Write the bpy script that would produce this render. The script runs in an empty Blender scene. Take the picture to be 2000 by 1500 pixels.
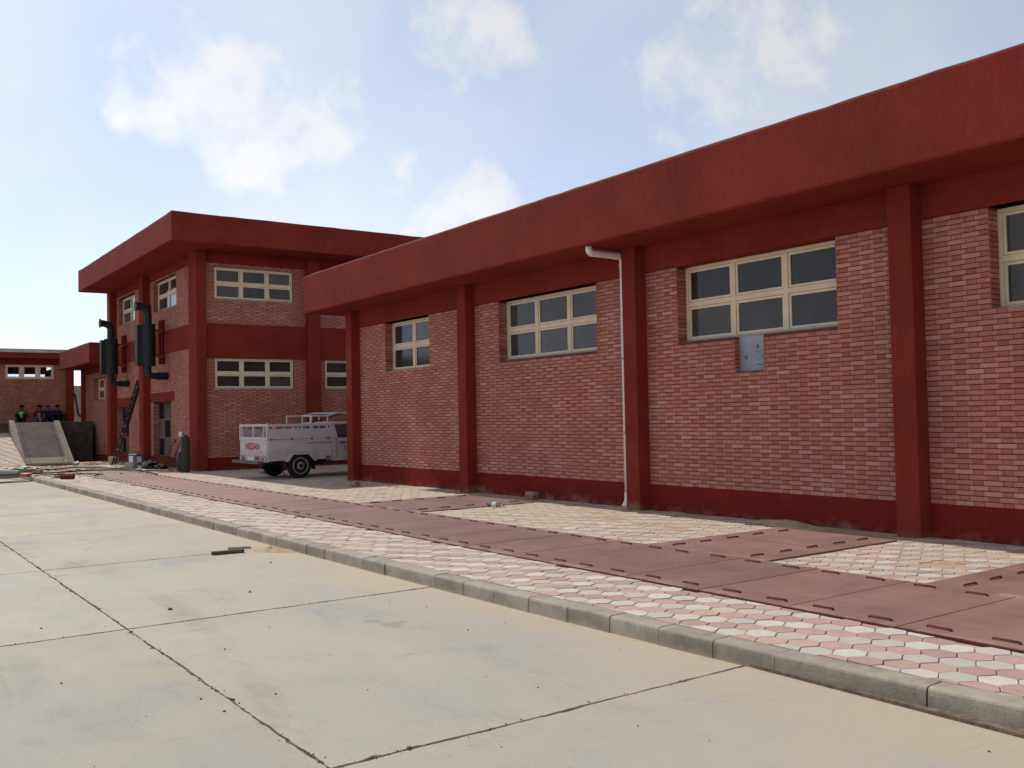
import bpy, bmesh, math, random
from mathutils import Vector, Matrix
R = math.radians
rnd = random.Random(11)
sc = bpy.context.scene
COL = sc.collection

# ------------------------------------------------------------------ camera
F_PX, YAW, PITCH, ROLL, CAM_H = 1859.47, 0.6177, 0.0331, -0.0194, 1.6
d = Vector((-math.cos(YAW)*math.cos(PITCH), math.sin(YAW)*math.cos(PITCH), math.sin(PITCH)))
r0 = d.cross(Vector((0, 0, 1))).normalized(); u0 = r0.cross(d)
cr, sr = math.cos(ROLL), math.sin(ROLL)
r1 = r0*cr + u0*sr; u1 = u0*cr - r0*sr
cam = bpy.data.cameras.new('camera'); camo = bpy.data.objects.new('camera', cam); COL.objects.link(camo)
camo.matrix_world = Matrix(((r1.x, u1.x, -d.x, 0), (r1.y, u1.y, -d.y, 0), (r1.z, u1.z, -d.z, CAM_H), (0, 0, 0, 1)))
cam.sensor_fit = 'HORIZONTAL'; cam.sensor_width = 36.0; cam.lens = F_PX/2000*36
cam.clip_start = 0.05; cam.clip_end = 5000
sc.camera = camo

# ------------------------------------------------------------------ sky, sun, exposure
SUN = Vector((-1.18, -0.105, 1.0)).normalized()          # towards the sun
SUN_EL = math.asin(SUN.z); SUN_AZ = math.atan2(SUN.x, SUN.y)
world = bpy.data.worlds.new('World'); sc.world = world; world.use_nodes = True
wn, wl = world.node_tree.nodes, world.node_tree.links
wn.clear()
def N(tree, t, **kw):
    n = tree.nodes.new(t)
    for k, v in kw.items():
        if k in ('op',): n.operation = v
        else: setattr(n, k, v)
    return n
wt = world.node_tree
sky = N(wt, 'ShaderNodeTexSky', sky_type='NISHITA')
sky.sun_disc = False; sky.sun_elevation = SUN_EL; sky.sun_rotation = SUN_AZ
sky.altitude = 50; sky.air_density = 1.0; sky.dust_density = 0.5; sky.ozone_density = 1.3
wtc = N(wt, 'ShaderNodeTexCoord')
wdir = N(wt, 'ShaderNodeVectorMath', op='NORMALIZE'); wl.new(wtc.outputs['Generated'], wdir.inputs[0])
CLOUDS = [(-0.9073,0.2739,0.3191,0.0592),(-0.8905,0.3030,0.3394,0.0377),(-0.8954,0.3245,0.3049,0.0646),(-0.9232,0.2448,0.2963,0.0377),
 (-0.8769,0.3695,0.3075,0.0538),(-0.8794,0.3917,0.2707,0.0592),(-0.9038,0.3374,0.2634,0.0484),(-0.7674,0.5106,0.3878,0.0484),
 (-0.7778,0.4877,0.3964,0.0377),(-0.7542,0.5349,0.3810,0.0323),(-0.6566,0.6780,0.3304,0.0538),(-0.6181,0.7090,0.3397,0.0592),
 (-0.5838,0.7354,0.3441,0.0484),(-0.5432,0.7595,0.3577,0.0323),(-0.6377,0.7074,0.3047,0.0484),(-0.8480,0.4670,0.2505,0.0350),
 (-0.8366,0.5078,0.2055,0.0457),(-0.8091,0.5468,0.2153,0.0430),(-0.5741,0.7250,0.3804,0.0242),(-0.9331,0.2194,0.2849,0.0188)]
crnd = random.Random(5)
for az in range(-150, 100, 19):                           # the same scattered cumulus round the rest of the sky
    a = R(az + crnd.uniform(-5, 5)); e = R(crnd.uniform(12, 32))
    for k in range(3):
        aa = a + crnd.uniform(-.08, .08); ee = e + crnd.uniform(-.03, .03)
        CLOUDS.append((math.cos(ee)*math.cos(aa), math.cos(ee)*math.sin(aa), math.sin(ee), crnd.uniform(.04, .075)))
prev = None
for i_, (x, y, z, rr) in enumerate(CLOUDS):
    rr *= 1.18
    dn = N(wt, 'ShaderNodeVectorMath', op='DISTANCE'); wl.new(wdir.outputs[0], dn.inputs[0]); dn.inputs[1].default_value = (x, y, z)
    m = N(wt, 'ShaderNodeMath', op='DIVIDE'); wl.new(dn.outputs['Value'], m.inputs[0]); m.inputs[1].default_value = rr
    if prev is None: prev = m
    else:
        mn = N(wt, 'ShaderNodeMath', op='SMOOTH_MIN'); wl.new(prev.outputs[0], mn.inputs[0]); wl.new(m.outputs[0], mn.inputs[1]); mn.inputs[2].default_value = .25
        prev = mn
cn = N(wt, 'ShaderNodeTexNoise'); cn.inputs['Scale'].default_value = 15; cn.inputs['Detail'].default_value = 14; cn.inputs['Roughness'].default_value = .60; cn.inputs['Distortion'].default_value = .15
wl.new(wdir.outputs[0], cn.inputs['Vector'])
a1 = N(wt, 'ShaderNodeMath', op='MULTIPLY_ADD'); wl.new(cn.outputs['Fac'], a1.inputs[0]); a1.inputs[1].default_value = 3.4; a1.inputs[2].default_value = -.75
a2 = N(wt, 'ShaderNodeMath', op='SUBTRACT'); wl.new(a1.outputs[0], a2.inputs[0]); wl.new(prev.outputs[0], a2.inputs[1])
mr = N(wt, 'ShaderNodeMapRange', interpolation_type='SMOOTHSTEP'); wl.new(a2.outputs[0], mr.inputs['Value'])
mr.inputs['From Min'].default_value = -.2; mr.inputs['From Max'].default_value = 1.05; mr.inputs['To Max'].default_value = .80
# thin high veil, uneven, over the whole sky
vn = N(wt, 'ShaderNodeTexNoise'); vn.inputs['Scale'].default_value = 3.2; vn.inputs['Detail'].default_value = 6
wl.new(wdir.outputs[0], vn.inputs['Vector'])
vm = N(wt, 'ShaderNodeMapRange', interpolation_type='SMOOTHSTEP'); wl.new(vn.outputs['Fac'], vm.inputs['Value'])
vm.inputs['From Min'].default_value = .38; vm.inputs['From Max'].default_value = .78; vm.inputs['To Max'].default_value = .55
mx = N(wt, 'ShaderNodeMath', op='MAXIMUM'); wl.new(mr.outputs[0], mx.inputs[0]); wl.new(vm.outputs[0], mx.inputs[1])
bw = N(wt, 'ShaderNodeRGBToBW'); wl.new(sky.outputs[0], bw.inputs[0])
# summer haze: the whole sky pulled part of the way to one pale blue of its own brightness
hz = N(wt, 'ShaderNodeMixRGB', blend_type='MULTIPLY'); hz.inputs[0].default_value = 1; pw = N(wt, 'ShaderNodeMath', op='POWER'); wl.new(bw.outputs[0], pw.inputs[0]); pw.inputs[1].default_value = .55
wl.new(pw.outputs[0], hz.inputs[1]); hz.inputs[2].default_value = (1.98, 2.38, 3.16, 1)
sk2 = N(wt, 'ShaderNodeMixRGB'); sk2.inputs[0].default_value = .88; wl.new(sky.outputs[0], sk2.inputs[1]); wl.new(hz.outputs[0], sk2.inputs[2])
ma = N(wt, 'ShaderNodeMath', op='MULTIPLY_ADD'); wl.new(bw.outputs[0], ma.inputs[0]); ma.inputs[1].default_value = .72; ma.inputs[2].default_value = 4.0
cc = N(wt, 'ShaderNodeMixRGB', blend_type='MULTIPLY'); cc.inputs[0].default_value = 1; wl.new(ma.outputs[0], cc.inputs[1]); cc.inputs[2].default_value = (1.0, .985, .97, 1)
mixc = N(wt, 'ShaderNodeMixRGB'); wl.new(mx.outputs[0], mixc.inputs[0]); wl.new(sk2.outputs[0], mixc.inputs[1]); wl.new(cc.outputs[0], mixc.inputs[2])
bg = N(wt, 'ShaderNodeBackground'); wl.new(mixc.outputs[0], bg.inputs[0]); bg.inputs[1].default_value = .15   # pale, hazy midday sky
wo = N(wt, 'ShaderNodeOutputWorld'); wl.new(bg.outputs[0], wo.inputs[0])

sun = bpy.data.lights.new('sun', 'SUN'); sun.energy = 4.3; sun.angle = R(.55); sun.color = (1, .95, .87)
suno = bpy.data.objects.new('sun', sun); COL.objects.link(suno)
suno.rotation_mode = 'QUATERNION'; suno.rotation_quaternion = (-SUN).to_track_quat('-Z', 'Y'); suno.location = (-30, 0, 40)
sc.view_settings.view_transform = 'Standard'; sc.view_settings.look = 'None'
sc.view_settings.exposure = -0.25; sc.view_settings.gamma = 1; sc.view_settings.use_curve_mapping = False
sc.render.engine = 'CYCLES'
sc.cycles.use_denoising = True
sc.cycles.max_bounces = 8; sc.cycles.diffuse_bounces = 4; sc.cycles.glossy_bounces = 3

# ------------------------------------------------------------------ materials
MATS = {}
class NB:
    """small node-graph helper for one material"""
    def __init__(s, name):
        s.m = bpy.data.materials.new(name); s.m.use_nodes = True; s.t = s.m.node_tree
        s.b = s.t.nodes['Principled BSDF']; s.L = s.t.links
        s.pos = s.t.nodes.new('ShaderNodeNewGeometry').outputs['Position']
        MATS[name] = s.m
    def n(s, t, **k): return N(s.t, t, **k)
    def put(s, sock, v):
        if hasattr(v, 'is_output'): s.L.new(v, sock)
        else: sock.default_value = v if not (isinstance(v, tuple) and len(v) == 3 and sock.type == 'RGBA') else (*v, 1)
    def noise(s, scale, detail=4, rough=.55, vec=None, stretch=None, dist=0):
        n = s.n('ShaderNodeTexNoise'); n.inputs['Scale'].default_value = scale; n.inputs['Detail'].default_value = detail
        n.inputs['Roughness'].default_value = rough; n.inputs['Distortion'].default_value = dist
        v = vec or s.pos
        if stretch:
            mp = s.n('ShaderNodeMapping'); s.L.new(v, mp.inputs['Vector']); mp.inputs['Scale'].default_value = stretch; v = mp.outputs[0]
        s.L.new(v, n.inputs['Vector']); return n.outputs['Fac']
    def rng(s, v, a, b, lo=0., hi=1.):
        n = s.n('ShaderNodeMapRange', interpolation_type='SMOOTHSTEP'); s.put(n.inputs['Value'], v)
        n.inputs['From Min'].default_value = a; n.inputs['From Max'].default_value = b
        n.inputs['To Min'].default_value = lo; n.inputs['To Max'].default_value = hi; return n.outputs[0]
    def mix(s, f, a, b, mode='MIX'):
        n = s.n('ShaderNodeMixRGB', blend_type=mode); s.put(n.inputs[0], f); s.put(n.inputs[1], a); s.put(n.inputs[2], b); return n.outputs[0]
    def math(s, op, a, b=0.): 
        n = s.n('ShaderNodeMath', op=op); s.put(n.inputs[0], a); s.put(n.inputs[1], b); return n.outputs[0]
    def sep(s, v=None):
        n = s.n('ShaderNodeSeparateXYZ'); s.L.new(v or s.pos, n.inputs[0]); return n.outputs
    def vary(s, c, f, amt):
        """colour scaled by 1-amt .. 1+amt with the factor"""
        k = s.rng(f, .25, .75, 1-amt, 1+amt)
        n = s.n('ShaderNodeVectorMath', op='SCALE'); s.put(n.inputs[0], c); s.L.new(k, n.inputs['Scale']); return n.outputs[0]
    def bump(s, h, strength, dist):
        n = s.n('ShaderNodeBump'); n.inputs['Strength'].default_value = strength; n.inputs['Distance'].default_value = dist
        s.L.new(h, n.inputs['Height']); s.L.new(n.outputs[0], s.b.inputs['Normal'])
    def out(s, col=None, rough=.8, spec=.3, metal=0.):
        if col is not None: s.put(s.b.inputs['Base Color'], col)
        s.put(s.b.inputs['Roughness'], rough); s.b.inputs['Specular IOR Level'].default_value = spec
        s.b.inputs['Metallic'].default_value = metal; return s.m

def m_red(name, base, stains=False):
    b = NB(name)
    big = b.noise(.9, 5, .6); fine = b.noise(55, 3); streak = b.noise(3.0, 6, .65, stretch=(9, 9, .7))
    c = b.vary(base, big, .16); c = b.vary(c, streak, .07); c = b.vary(c, fine, .06)
    dusty = b.rng(b.noise(1.7, 8, .72), .52, .76)
    c = b.mix(b.math('MULTIPLY', dusty, .16), c, (.34, .12, .085))
    drip = b.rng(b.noise(1.5, 7, .7, stretch=(7, 7, .35)), .60, .72)
    c = b.mix(b.math('MULTIPLY', drip, .12), c, (.12, .022, .018))
    chip0 = b.rng(b.noise(7, 5, .65), .73, .76)
    c = b.mix(b.math('MULTIPLY', chip0, .4), c, (.42, .30, .26))
    if stains:
        z = b.sep()[2]
        low = b.rng(b.math('ADD', z, b.rng(b.noise(6, 5), .3, .7, -.06, .06)), .14, .30, 1, 0)
        blot = b.rng(b.noise(1.5, 6, .55), .56, .72)
        f = b.math('MULTIPLY', low, blot)
        c = b.mix(b.math('MULTIPLY', f, .6), c, (.40, .27, .235))
        sand = b.math('MULTIPLY', b.rng(z, .12, .24, 1, 0), b.rng(b.noise(5, 5), .42, .6))
        c = b.mix(b.math('MULTIPLY', sand, .22), c, (.34, .20, .13))
        chip = b.math('MULTIPLY', b.rng(b.noise(13, 4, .6), .70, .74), b.rng(z, .3, 1.6, 1, .25))
        c = b.mix(b.math('MULTIPLY', chip, .5), c, (.45, .36, .32))
    h = b.math('ADD', b.math('MULTIPLY', streak, .25), b.math('MULTIPLY', fine, .4))
    h = b.math('ADD', h, b.math('MULTIPLY', b.noise(14, 5, .6, stretch=(1, 1, .6)), .9))
    b.bump(h, .32, .010)
    return b.out(c, .9, .12)
RED = (.215, .029, .017)
m_red('red_render', RED); m_red('red_column', RED, True); m_red('red_plinth', (.185, .017, .011), True)

def m_brick():
    b = NB('brick')
    at = b.n('ShaderNodeAttribute', attribute_name='tint'); f = at.outputs['Fac']
    rp = b.n('ShaderNodeValToRGB'); b.L.new(f, rp.inputs[0])
    e = rp.color_ramp.elements
    e[0].position = 0; e[0].color = (0.404, 0.152, 0.106, 1); e[1].position = 1; e[1].color = (0.349, 0.102, 0.059, 1)
    for p, c in ((.16, (0.444, 0.178, 0.126, 1)), (.34, (0.483, 0.205, 0.150, 1)), (.49, (0.542, 0.271, 0.213, 1)), (.51, (0.411, 0.138, 0.088, 1)), (.75, (0.427, 0.138, 0.082, 1)), (.9, (0.376, 0.113, 0.067, 1))):
        q = e.new(p); q.color = c
    c = b.vary(rp.outputs[0], b.noise(38, 4), .12); c = b.vary(c, b.noise(.8, 5, .6), .12)
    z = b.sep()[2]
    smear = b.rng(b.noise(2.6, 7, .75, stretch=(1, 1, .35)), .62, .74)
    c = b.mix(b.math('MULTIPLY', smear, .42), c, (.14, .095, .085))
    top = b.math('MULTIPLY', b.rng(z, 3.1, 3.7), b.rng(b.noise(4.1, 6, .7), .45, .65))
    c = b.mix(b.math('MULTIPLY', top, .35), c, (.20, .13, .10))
    pale = b.rng(b.noise(1.6, 7, .7), .54, .74)
    c = b.mix(b.math('MULTIPLY', pale, .28), c, (.55, .39, .35))
    drip = b.rng(b.noise(2.2, 5, .6, stretch=(6, 6, .5)), .66, .75)
    c = b.mix(b.math('MULTIPLY', drip, .18), c, (.6, .5, .46))
    b.bump(b.noise(90, 4, .6), .35, .004)
    return b.out(c, .86, .25)
m_brick()

def simple(name, col, rough=.7, spec=.3, metal=0., var=.08, scale=12, bump=0, bscale=80):
    b = NB(name); c = b.vary(col, b.noise(scale, 4), var)
    if bump: b.bump(b.noise(bscale, 4), bump, .004)
    return b.out(c, rough, spec, metal)
simple('mortar', (.14, .060, .046), .95, .1, var=.25, scale=9, bump=.4)
simple('frame_cream', (.78, .635, .44), .55, .35, var=.07, scale=6)
simple('sill', (.42, .38, .32), .8, .2, var=.15)
simple('roof_concrete', (.11, .085, .078), .95, .15, var=.25, scale=3, bump=.6, bscale=25)
simple('pvc', (.80, .75, .68), .45, .4, var=.06, scale=5)
simple('metal_grey', (.33, .33, .33), .45, .5, .6)
simple('ramp_plate', (.175, .135, .118), .9, .12, var=.18, scale=2.5)
simple('parapet_light', (.50, .47, .43), .95, .1, var=.2, scale=3)
simple('rung_grey', (.16, .15, .14), .7, .3)
simple('dock_concrete_shade', (.085, .072, .056), .95, .1, var=.3, scale=4, bump=.4)  # concrete darkened: the shadow on the dock front is put into its colour
simple('muffler_black', (.017, .019, .019), .55, .4, .2, var=.3, scale=7)
simple('rubber', (.018, .018, .018), .8, .3)
simple('dark_steel', (.035, .03, .03), .6, .4, .3)
simple('rust_red', (.13, .022, .022), .75, .3, var=.3, scale=30)
simple('shade_black', (.012, .011, .011), .9, .1)  # near-black that stands in for shade inside rooms, openings and hollows
def m_truck():
    b = NB('truck_white'); c = b.vary((.60, .545, .53), b.noise(3, 4), .06)
    z = b.sep()[2]; n = b.noise(7, 7, .7)
    c = b.mix(b.math('MULTIPLY', b.math('MULTIPLY', b.rng(z, .5, 1.15, 1, .15), b.rng(n, .38, .68)), .55), c, (.30, .23, .18))
    c = b.mix(b.math('MULTIPLY', b.rng(b.noise(5, 6, .7, stretch=(1, 1, .3)), .66, .72), .5), c, (.20, .09, .05))
    b.bump(b.noise(2.2, 3), .25, .03)
    return b.out(c, b.rng(n, .3, .7, .35, .6), .45)
m_truck()
simple('truck_red', (.42, .02, .02), .5, .4)
simple('truck_grey', (.10, .10, .105), .6, .3)
simple('rim', (.34, .29, .28), .6, .4, .0, var=.15)
simple('lamp_red', (.35, .02, .015), .25, .5)
simple('lamp_clear', (.55, .53, .5), .2, .5)
simple('wood', (.16, .085, .05), .8, .2, var=.3, scale=25)
simple('wood_pale', (.42, .31, .20), .85, .2, var=.25, scale=20)
simple('sand', (.46, .335, .205), .97, .1, var=.2, scale=10, bump=.8, bscale=60)
simple('block_grey', (.33, .33, .33), .95, .15, var=.15, bump=.6)
simple('cyl_green', (.026, .030, .018), .55, .4, var=.25)
simple('cyl_blue', (.022, .032, .055), .55, .4, var=.25)
simple('tarp', (.010, .010, .012), .8, .15)
simple('paper', (.75, .74, .72), .9, .2)
simple('hose', (.02, .02, .022), .7, .3)
simple('roller_red', (.16, .02, .03), .95, .1, var=.3, scale=60)
simple('plastic_red', (.5, .07, .05), .5, .4)
simple('plastic_yellow', (.55, .28, .02), .5, .4)
simple('plastic_blue', (.03, .06, .25), .5, .4)
simple('skin', (.20, .10, .065), .6, .3)
simple('cloth_dark', (.018, .018, .028), .9, .1)
simple('cloth_navy', (.015, .017, .045), .9, .1)
simple('cloth_red', (.16, .02, .025), .9, .1)
simple('cloth_green', (.07, .07, .06), .9, .1)
simple('cloth_grey', (.22, .21, .20), .9, .1)
simple('hivis', (.30, .62, .04), .8, .2)
simple('cap_blue', (.03, .03, .25), .8, .2)
simple('hair', (.01, .008, .007), .8, .2)
simple('stone', (.36, .22, .17), .95, .15, var=.3, scale=14, bump=.8, bscale=40)
simple('pebble', (.10, .08, .065), .9, .2, var=.4, scale=40)
simple('panel_board', (.31, .325, .385), .45, .4, var=.16, scale=4)
simple('mark_green', (.14, .16, .03), .6, .3)
simple('mark_blue', (.05, .07, .30), .6, .3)
simple('boundary', (.33, .26, .21), .95, .1, var=.2, scale=2)
simple('louvre', (.155, .112, .095), .6, .3, .1, var=.12, scale=4)

def m_glass(name, base, rough, spec):
    b = NB(name); oi = b.n('ShaderNodeObjectInfo').outputs['Random']
    dust = b.rng(b.noise(3, 7, .7, stretch=(1, 1, .6)), .35, .8)
    c = b.vary(b.mix(dust, base, tuple(min(1, x*1.6) for x in base)), oi, .35)
    return b.out(c, b.rng(b.noise(9, 5), .3, .7, rough, rough+.05), spec)
m_glass('glass', (.052, .046, .039), .07, .30); m_glass('glass_clear', (.06, .065, .07), .03, 1.0)
def m_see():
    b = NB('glass_thin')
    b.b.inputs['Transmission Weight'].default_value = 1.0
    return b.out((.75, .78, .78), .02, .5)
m_see()

def m_slab():
    b = NB('slab_concrete')
    oi = b.n('ShaderNodeObjectInfo').outputs['Random']
    X, Y, Z = b.sep()
    n1 = b.noise(.42, 8, .66, dist=.5); n2 = b.noise(1.5, 9, .72, stretch=(.5, 1.2, 1), dist=.3); n3 = b.noise(9, 7, .72); n4 = b.noise(170, 3, .6); n5 = b.noise(38, 5, .7)
    c = b.mix(b.rng(n1, .36, .64), (.45, .398, .300), (.405, .375, .318))
    grey = b.math('MULTIPLY', b.rng(n2, .48, .70), b.rng(n1, .40, .62))
    c = b.mix(b.math('MULTIPLY', grey, .75), c, (.30, .303, .305))
    c = b.mix(b.math('MULTIPLY', b.rng(n3, .52, .8), .30), c, (.49, .425, .315))
    c = b.mix(b.math('MULTIPLY', b.math('MULTIPLY', b.rng(n5, .5, .75), b.rng(n2, .4, .6)), .30), c, (.25, .24, .23))
    # wind-blown sand lying along the kerb and along the joints
    edge = b.math('MULTIPLY', b.rng(b.math('ADD', Y, b.rng(n2, .3, .7, -.45, .40)), 3.7, 4.6), b.rng(n3, .25, .6, .3, 1))
    jd = b.math('ABSOLUTE', b.math('SUBTRACT', Y, 1.85))
    jx = b.math('ABSOLUTE', b.math('SUBTRACT', b.math('FRACT', b.math('ADD', b.math('DIVIDE', b.math('SUBTRACT', X, -.37), 3.73), .5)), .5))
    jj = b.math('MAXIMUM', b.rng(jd, .02, .22, 1, 0), b.rng(jx, .005, .05, 1, 0))
    edge = b.math('MAXIMUM', edge, b.math('MULTIPLY', jj, b.rng(n3, .30, .65, 0, .55)))
    c = b.mix(b.math('MULTIPLY', edge, .8), c, (.48, .395, .265))
    # long scuffs left by tyres and dragging
    sw = b.rng(b.noise(1.1, 9, .78, stretch=(.22, 3.4, 1), dist=.7), .58, .70)
    c = b.mix(b.math('MULTIPLY', sw, .28), c, (.27, .25, .23))
    sw2 = b.rng(b.noise(2.6, 6, .7, stretch=(2.6, .25, 1), dist=.4), .64, .72)
    c = b.mix(b.math('MULTIPLY', sw2, .14), c, (.26, .25, .24))
    # worn tyre tracks: broad arcs, broken up
    for (cx_, cy_, R_, st_) in ((-9.0, -16.0, 18.4, .20), (-9.0, -16.0, 16.9, .18), (-30.0, 16.0, 27.4, .15), (-30.0, 16.0, 28.9, .13)):
        dx_, dy_ = b.math('SUBTRACT', X, cx_), b.math('SUBTRACT', Y, cy_)
        rr_ = b.math('SQRT', b.math('ADD', b.math('MULTIPLY', dx_, dx_), b.math('MULTIPLY', dy_, dy_)))
        tk = b.math('MULTIPLY', b.rng(b.math('ABSOLUTE', b.math('SUBTRACT', b.math('ADD', rr_, b.rng(n3, .2, .8, -.02, .02)), R_)), .05, .13, 1, 0), b.rng(n2, .40, .62))
        c = b.mix(b.math('MULTIPLY', tk, st_), c, (.20, .185, .165))
    oil = b.rng(b.noise(1.25, 3, .5), .715, .74)
    c = b.mix(b.math('MULTIPLY', oil, .35), c, (.19, .17, .145))
    sp = b.rng(b.noise(34, 2, .5), .73, .77)
    c = b.mix(b.math('MULTIPLY', sp, .4), c, (.16, .13, .10))
    c = b.vary(c, n4, .13); c = b.vary(c, n5, .05); c = b.vary(c, oi, .04)
    ag = b.rng(b.noise(95, 2, .5), .66, .72); c = b.mix(b.math('MULTIPLY', ag, .3), c, (.22, .2, .18))
    # hairline scratches
    for k, (sc_, rz) in enumerate(((.9, .5), (.7, 2.2))):
        mp = b.n('ShaderNodeMapping'); b.L.new(b.pos, mp.inputs['Vector']); mp.inputs['Rotation'].default_value = (0, 0, rz); mp.inputs['Scale'].default_value = (1, .12, 1)
        nz = b.n('ShaderNodeTexNoise'); nz.inputs['Scale'].default_value = sc_*3; nz.inputs['Detail'].default_value = 1; b.L.new(mp.outputs[0], nz.inputs['Vector'])
        ln_ = b.rng(b.math('ABSOLUTE', b.math('SUBTRACT', nz.outputs['Fac'], .5)), .0, .0025, 1, 0)
        c = b.mix(b.math('MULTIPLY', b.math('MULTIPLY', ln_, b.rng(b.noise(.7+k, 3), .5, .6)), .28), c, (.24, .21, .18))
    b.bump(b.math('ADD', b.math('MULTIPLY', n4, .4), b.math('ADD', b.math('MULTIPLY', n3, .6), b.math('MULTIPLY', n5, .5))), .35, .006)
    return b.out(c, b.rng(n2, .3, .7, .74, .9), .18)
m_slab()
simple('joint_dirt', (.17, .13, .092), .98, .1, var=.4, scale=20, bump=.8)
simple('ground_sand', (.42, .33, .22), .98, .1, var=.15, scale=.8)

def m_kerb():
    b = NB('kerb_concrete')
    oi = b.n('ShaderNodeObjectInfo').outputs['Random']
    n = b.noise(6, 7, .7); c = b.vary((.325, .285, .222), n, .24); c = b.vary(c, oi, .12)
    z = b.sep()[2]
    dust = b.math('MULTIPLY', b.rng(z, .095, .122), b.rng(b.noise(9, 5), .3, .6))
    c = b.mix(b.math('MULTIPLY', dust, .55), c, (.46, .39, .295))
    low = b.math('MULTIPLY', b.rng(z, 0, .035, 1, 0), b.rng(n, .3, .55))
    c = b.mix(b.math('MULTIPLY', low, .7), c, (.46, .36, .22))
    h = b.math('ADD', b.noise(40, 5, .7), b.math('MULTIPLY', b.noise(150, 3), .5)); b.bump(h, .7, .006)
    return b.out(c, .93, .15)
m_kerb()

def m_paver(name, base):
    b = NB(name)
    oi = b.n('ShaderNodeObjectInfo').outputs['Random']
    at = b.n('ShaderNodeAttribute', attribute_name='tint').outputs['Fac']
    k = b.math('FRACT', b.math('ADD', oi, at))
    c = b.vary(base, k, .09); c = b.vary(c, b.noise(22, 5, .6), .07); 
    Y = b.sep()[1]
    dn = b.noise(1.3, 7, .68)
    far = b.rng(Y, 6.5, 9.2, .0, .11)
    dust = b.rng(b.math('ADD', b.math('ADD', dn, far), b.rng(b.sep()[0], -15, -5, .10, 0)), .50, .70)
    c = b.mix(b.math('MULTIPLY', dust, .66), c, (.53, .42, .29))
    c = b.mix(b.math('MULTIPLY', b.rng(b.noise(45, 3), .68, .76), .35), c, (.2, .16, .13))
    b.bump(b.noise(120, 4, .6), .3, .003)
    return b.out(c, .82, .25)
m_paver('paver_white', (.565, .515, .43)); m_paver('paver_pink', (.485, .305, .252))

def m_plate():
    b = NB('chequer_plate')
    oi = b.n('ShaderNodeObjectInfo').outputs['Random']
    n = b.noise(1.4, 7, .65); c = b.vary((.245, .128, .098), n, .22); c = b.vary(c, oi, .13)
    c = b.mix(b.math('MULTIPLY', b.rng(b.noise(3.3, 7, .7, stretch=(1, .5, 1)), .52, .72), .5), c, (.31, .21, .18))
    dust = b.rng(b.noise(1.9, 6, .65), .62, .78)
    Y = b.sep()[1]
    dust = b.math('MAXIMUM', b.math('MULTIPLY', dust, .5), b.math('MULTIPLY', b.math('MULTIPLY', b.rng(b.math('ABSOLUTE', b.math('SUBTRACT', Y, 6.6)), .62, .84), b.rng(Y, 7.4, 7.5, 1, 0)), b.rng(b.noise(3.7, 6, .65), .46, .62, 0, .75)))
    c = b.mix(dust, c, (.44, .30, .18))
    # raised tear-drop pattern: two crossed sets of short ribs
    X, Y, Z = b.sep()
    k = 2*math.pi/.030
    sx = b.math('SINE', b.math('MULTIPLY', X, k)); sy = b.math('SINE', b.math('MULTIPLY', Y, k))
    p = b.rng(b.math('MULTIPLY', sx, sy), .15, .7)
    c = b.mix(b.math('MULTIPLY', p, .24), c, (.38, .25, .22))
    b.bump(p, .65, .003)
    return b.out(c, b.rng(n, .3, .7, .62, .78), .3, .0)
m_plate()

# ------------------------------------------------------------------ mesh and object helpers
WM = {}                                                   # world matrix of every parent
def lab(o, label=None, cat=None, group=None, kind=None):
    if label: o['label'] = label
    if cat: o['category'] = cat
    if group: o['group'] = group
    if kind: o['kind'] = kind
    return o
def link(o, parent=None, local=False):
    COL.objects.link(o)
    if parent is not None:
        o.parent = parent
        if not local: o.matrix_parent_inverse = WM.get(parent.name, Matrix()).inverted()
    return o
def empty(name, loc, rz=0, label=None, cat=None, group=None, kind=None):
    o = bpy.data.objects.new(name, None); COL.objects.link(o); o.location = loc; o.rotation_euler = (0, 0, rz)
    o.empty_display_size = .2
    WM[o.name] = Matrix.Translation(loc) @ Matrix.Rotation(rz, 4, 'Z')
    return lab(o, label, cat, group, kind)

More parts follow.
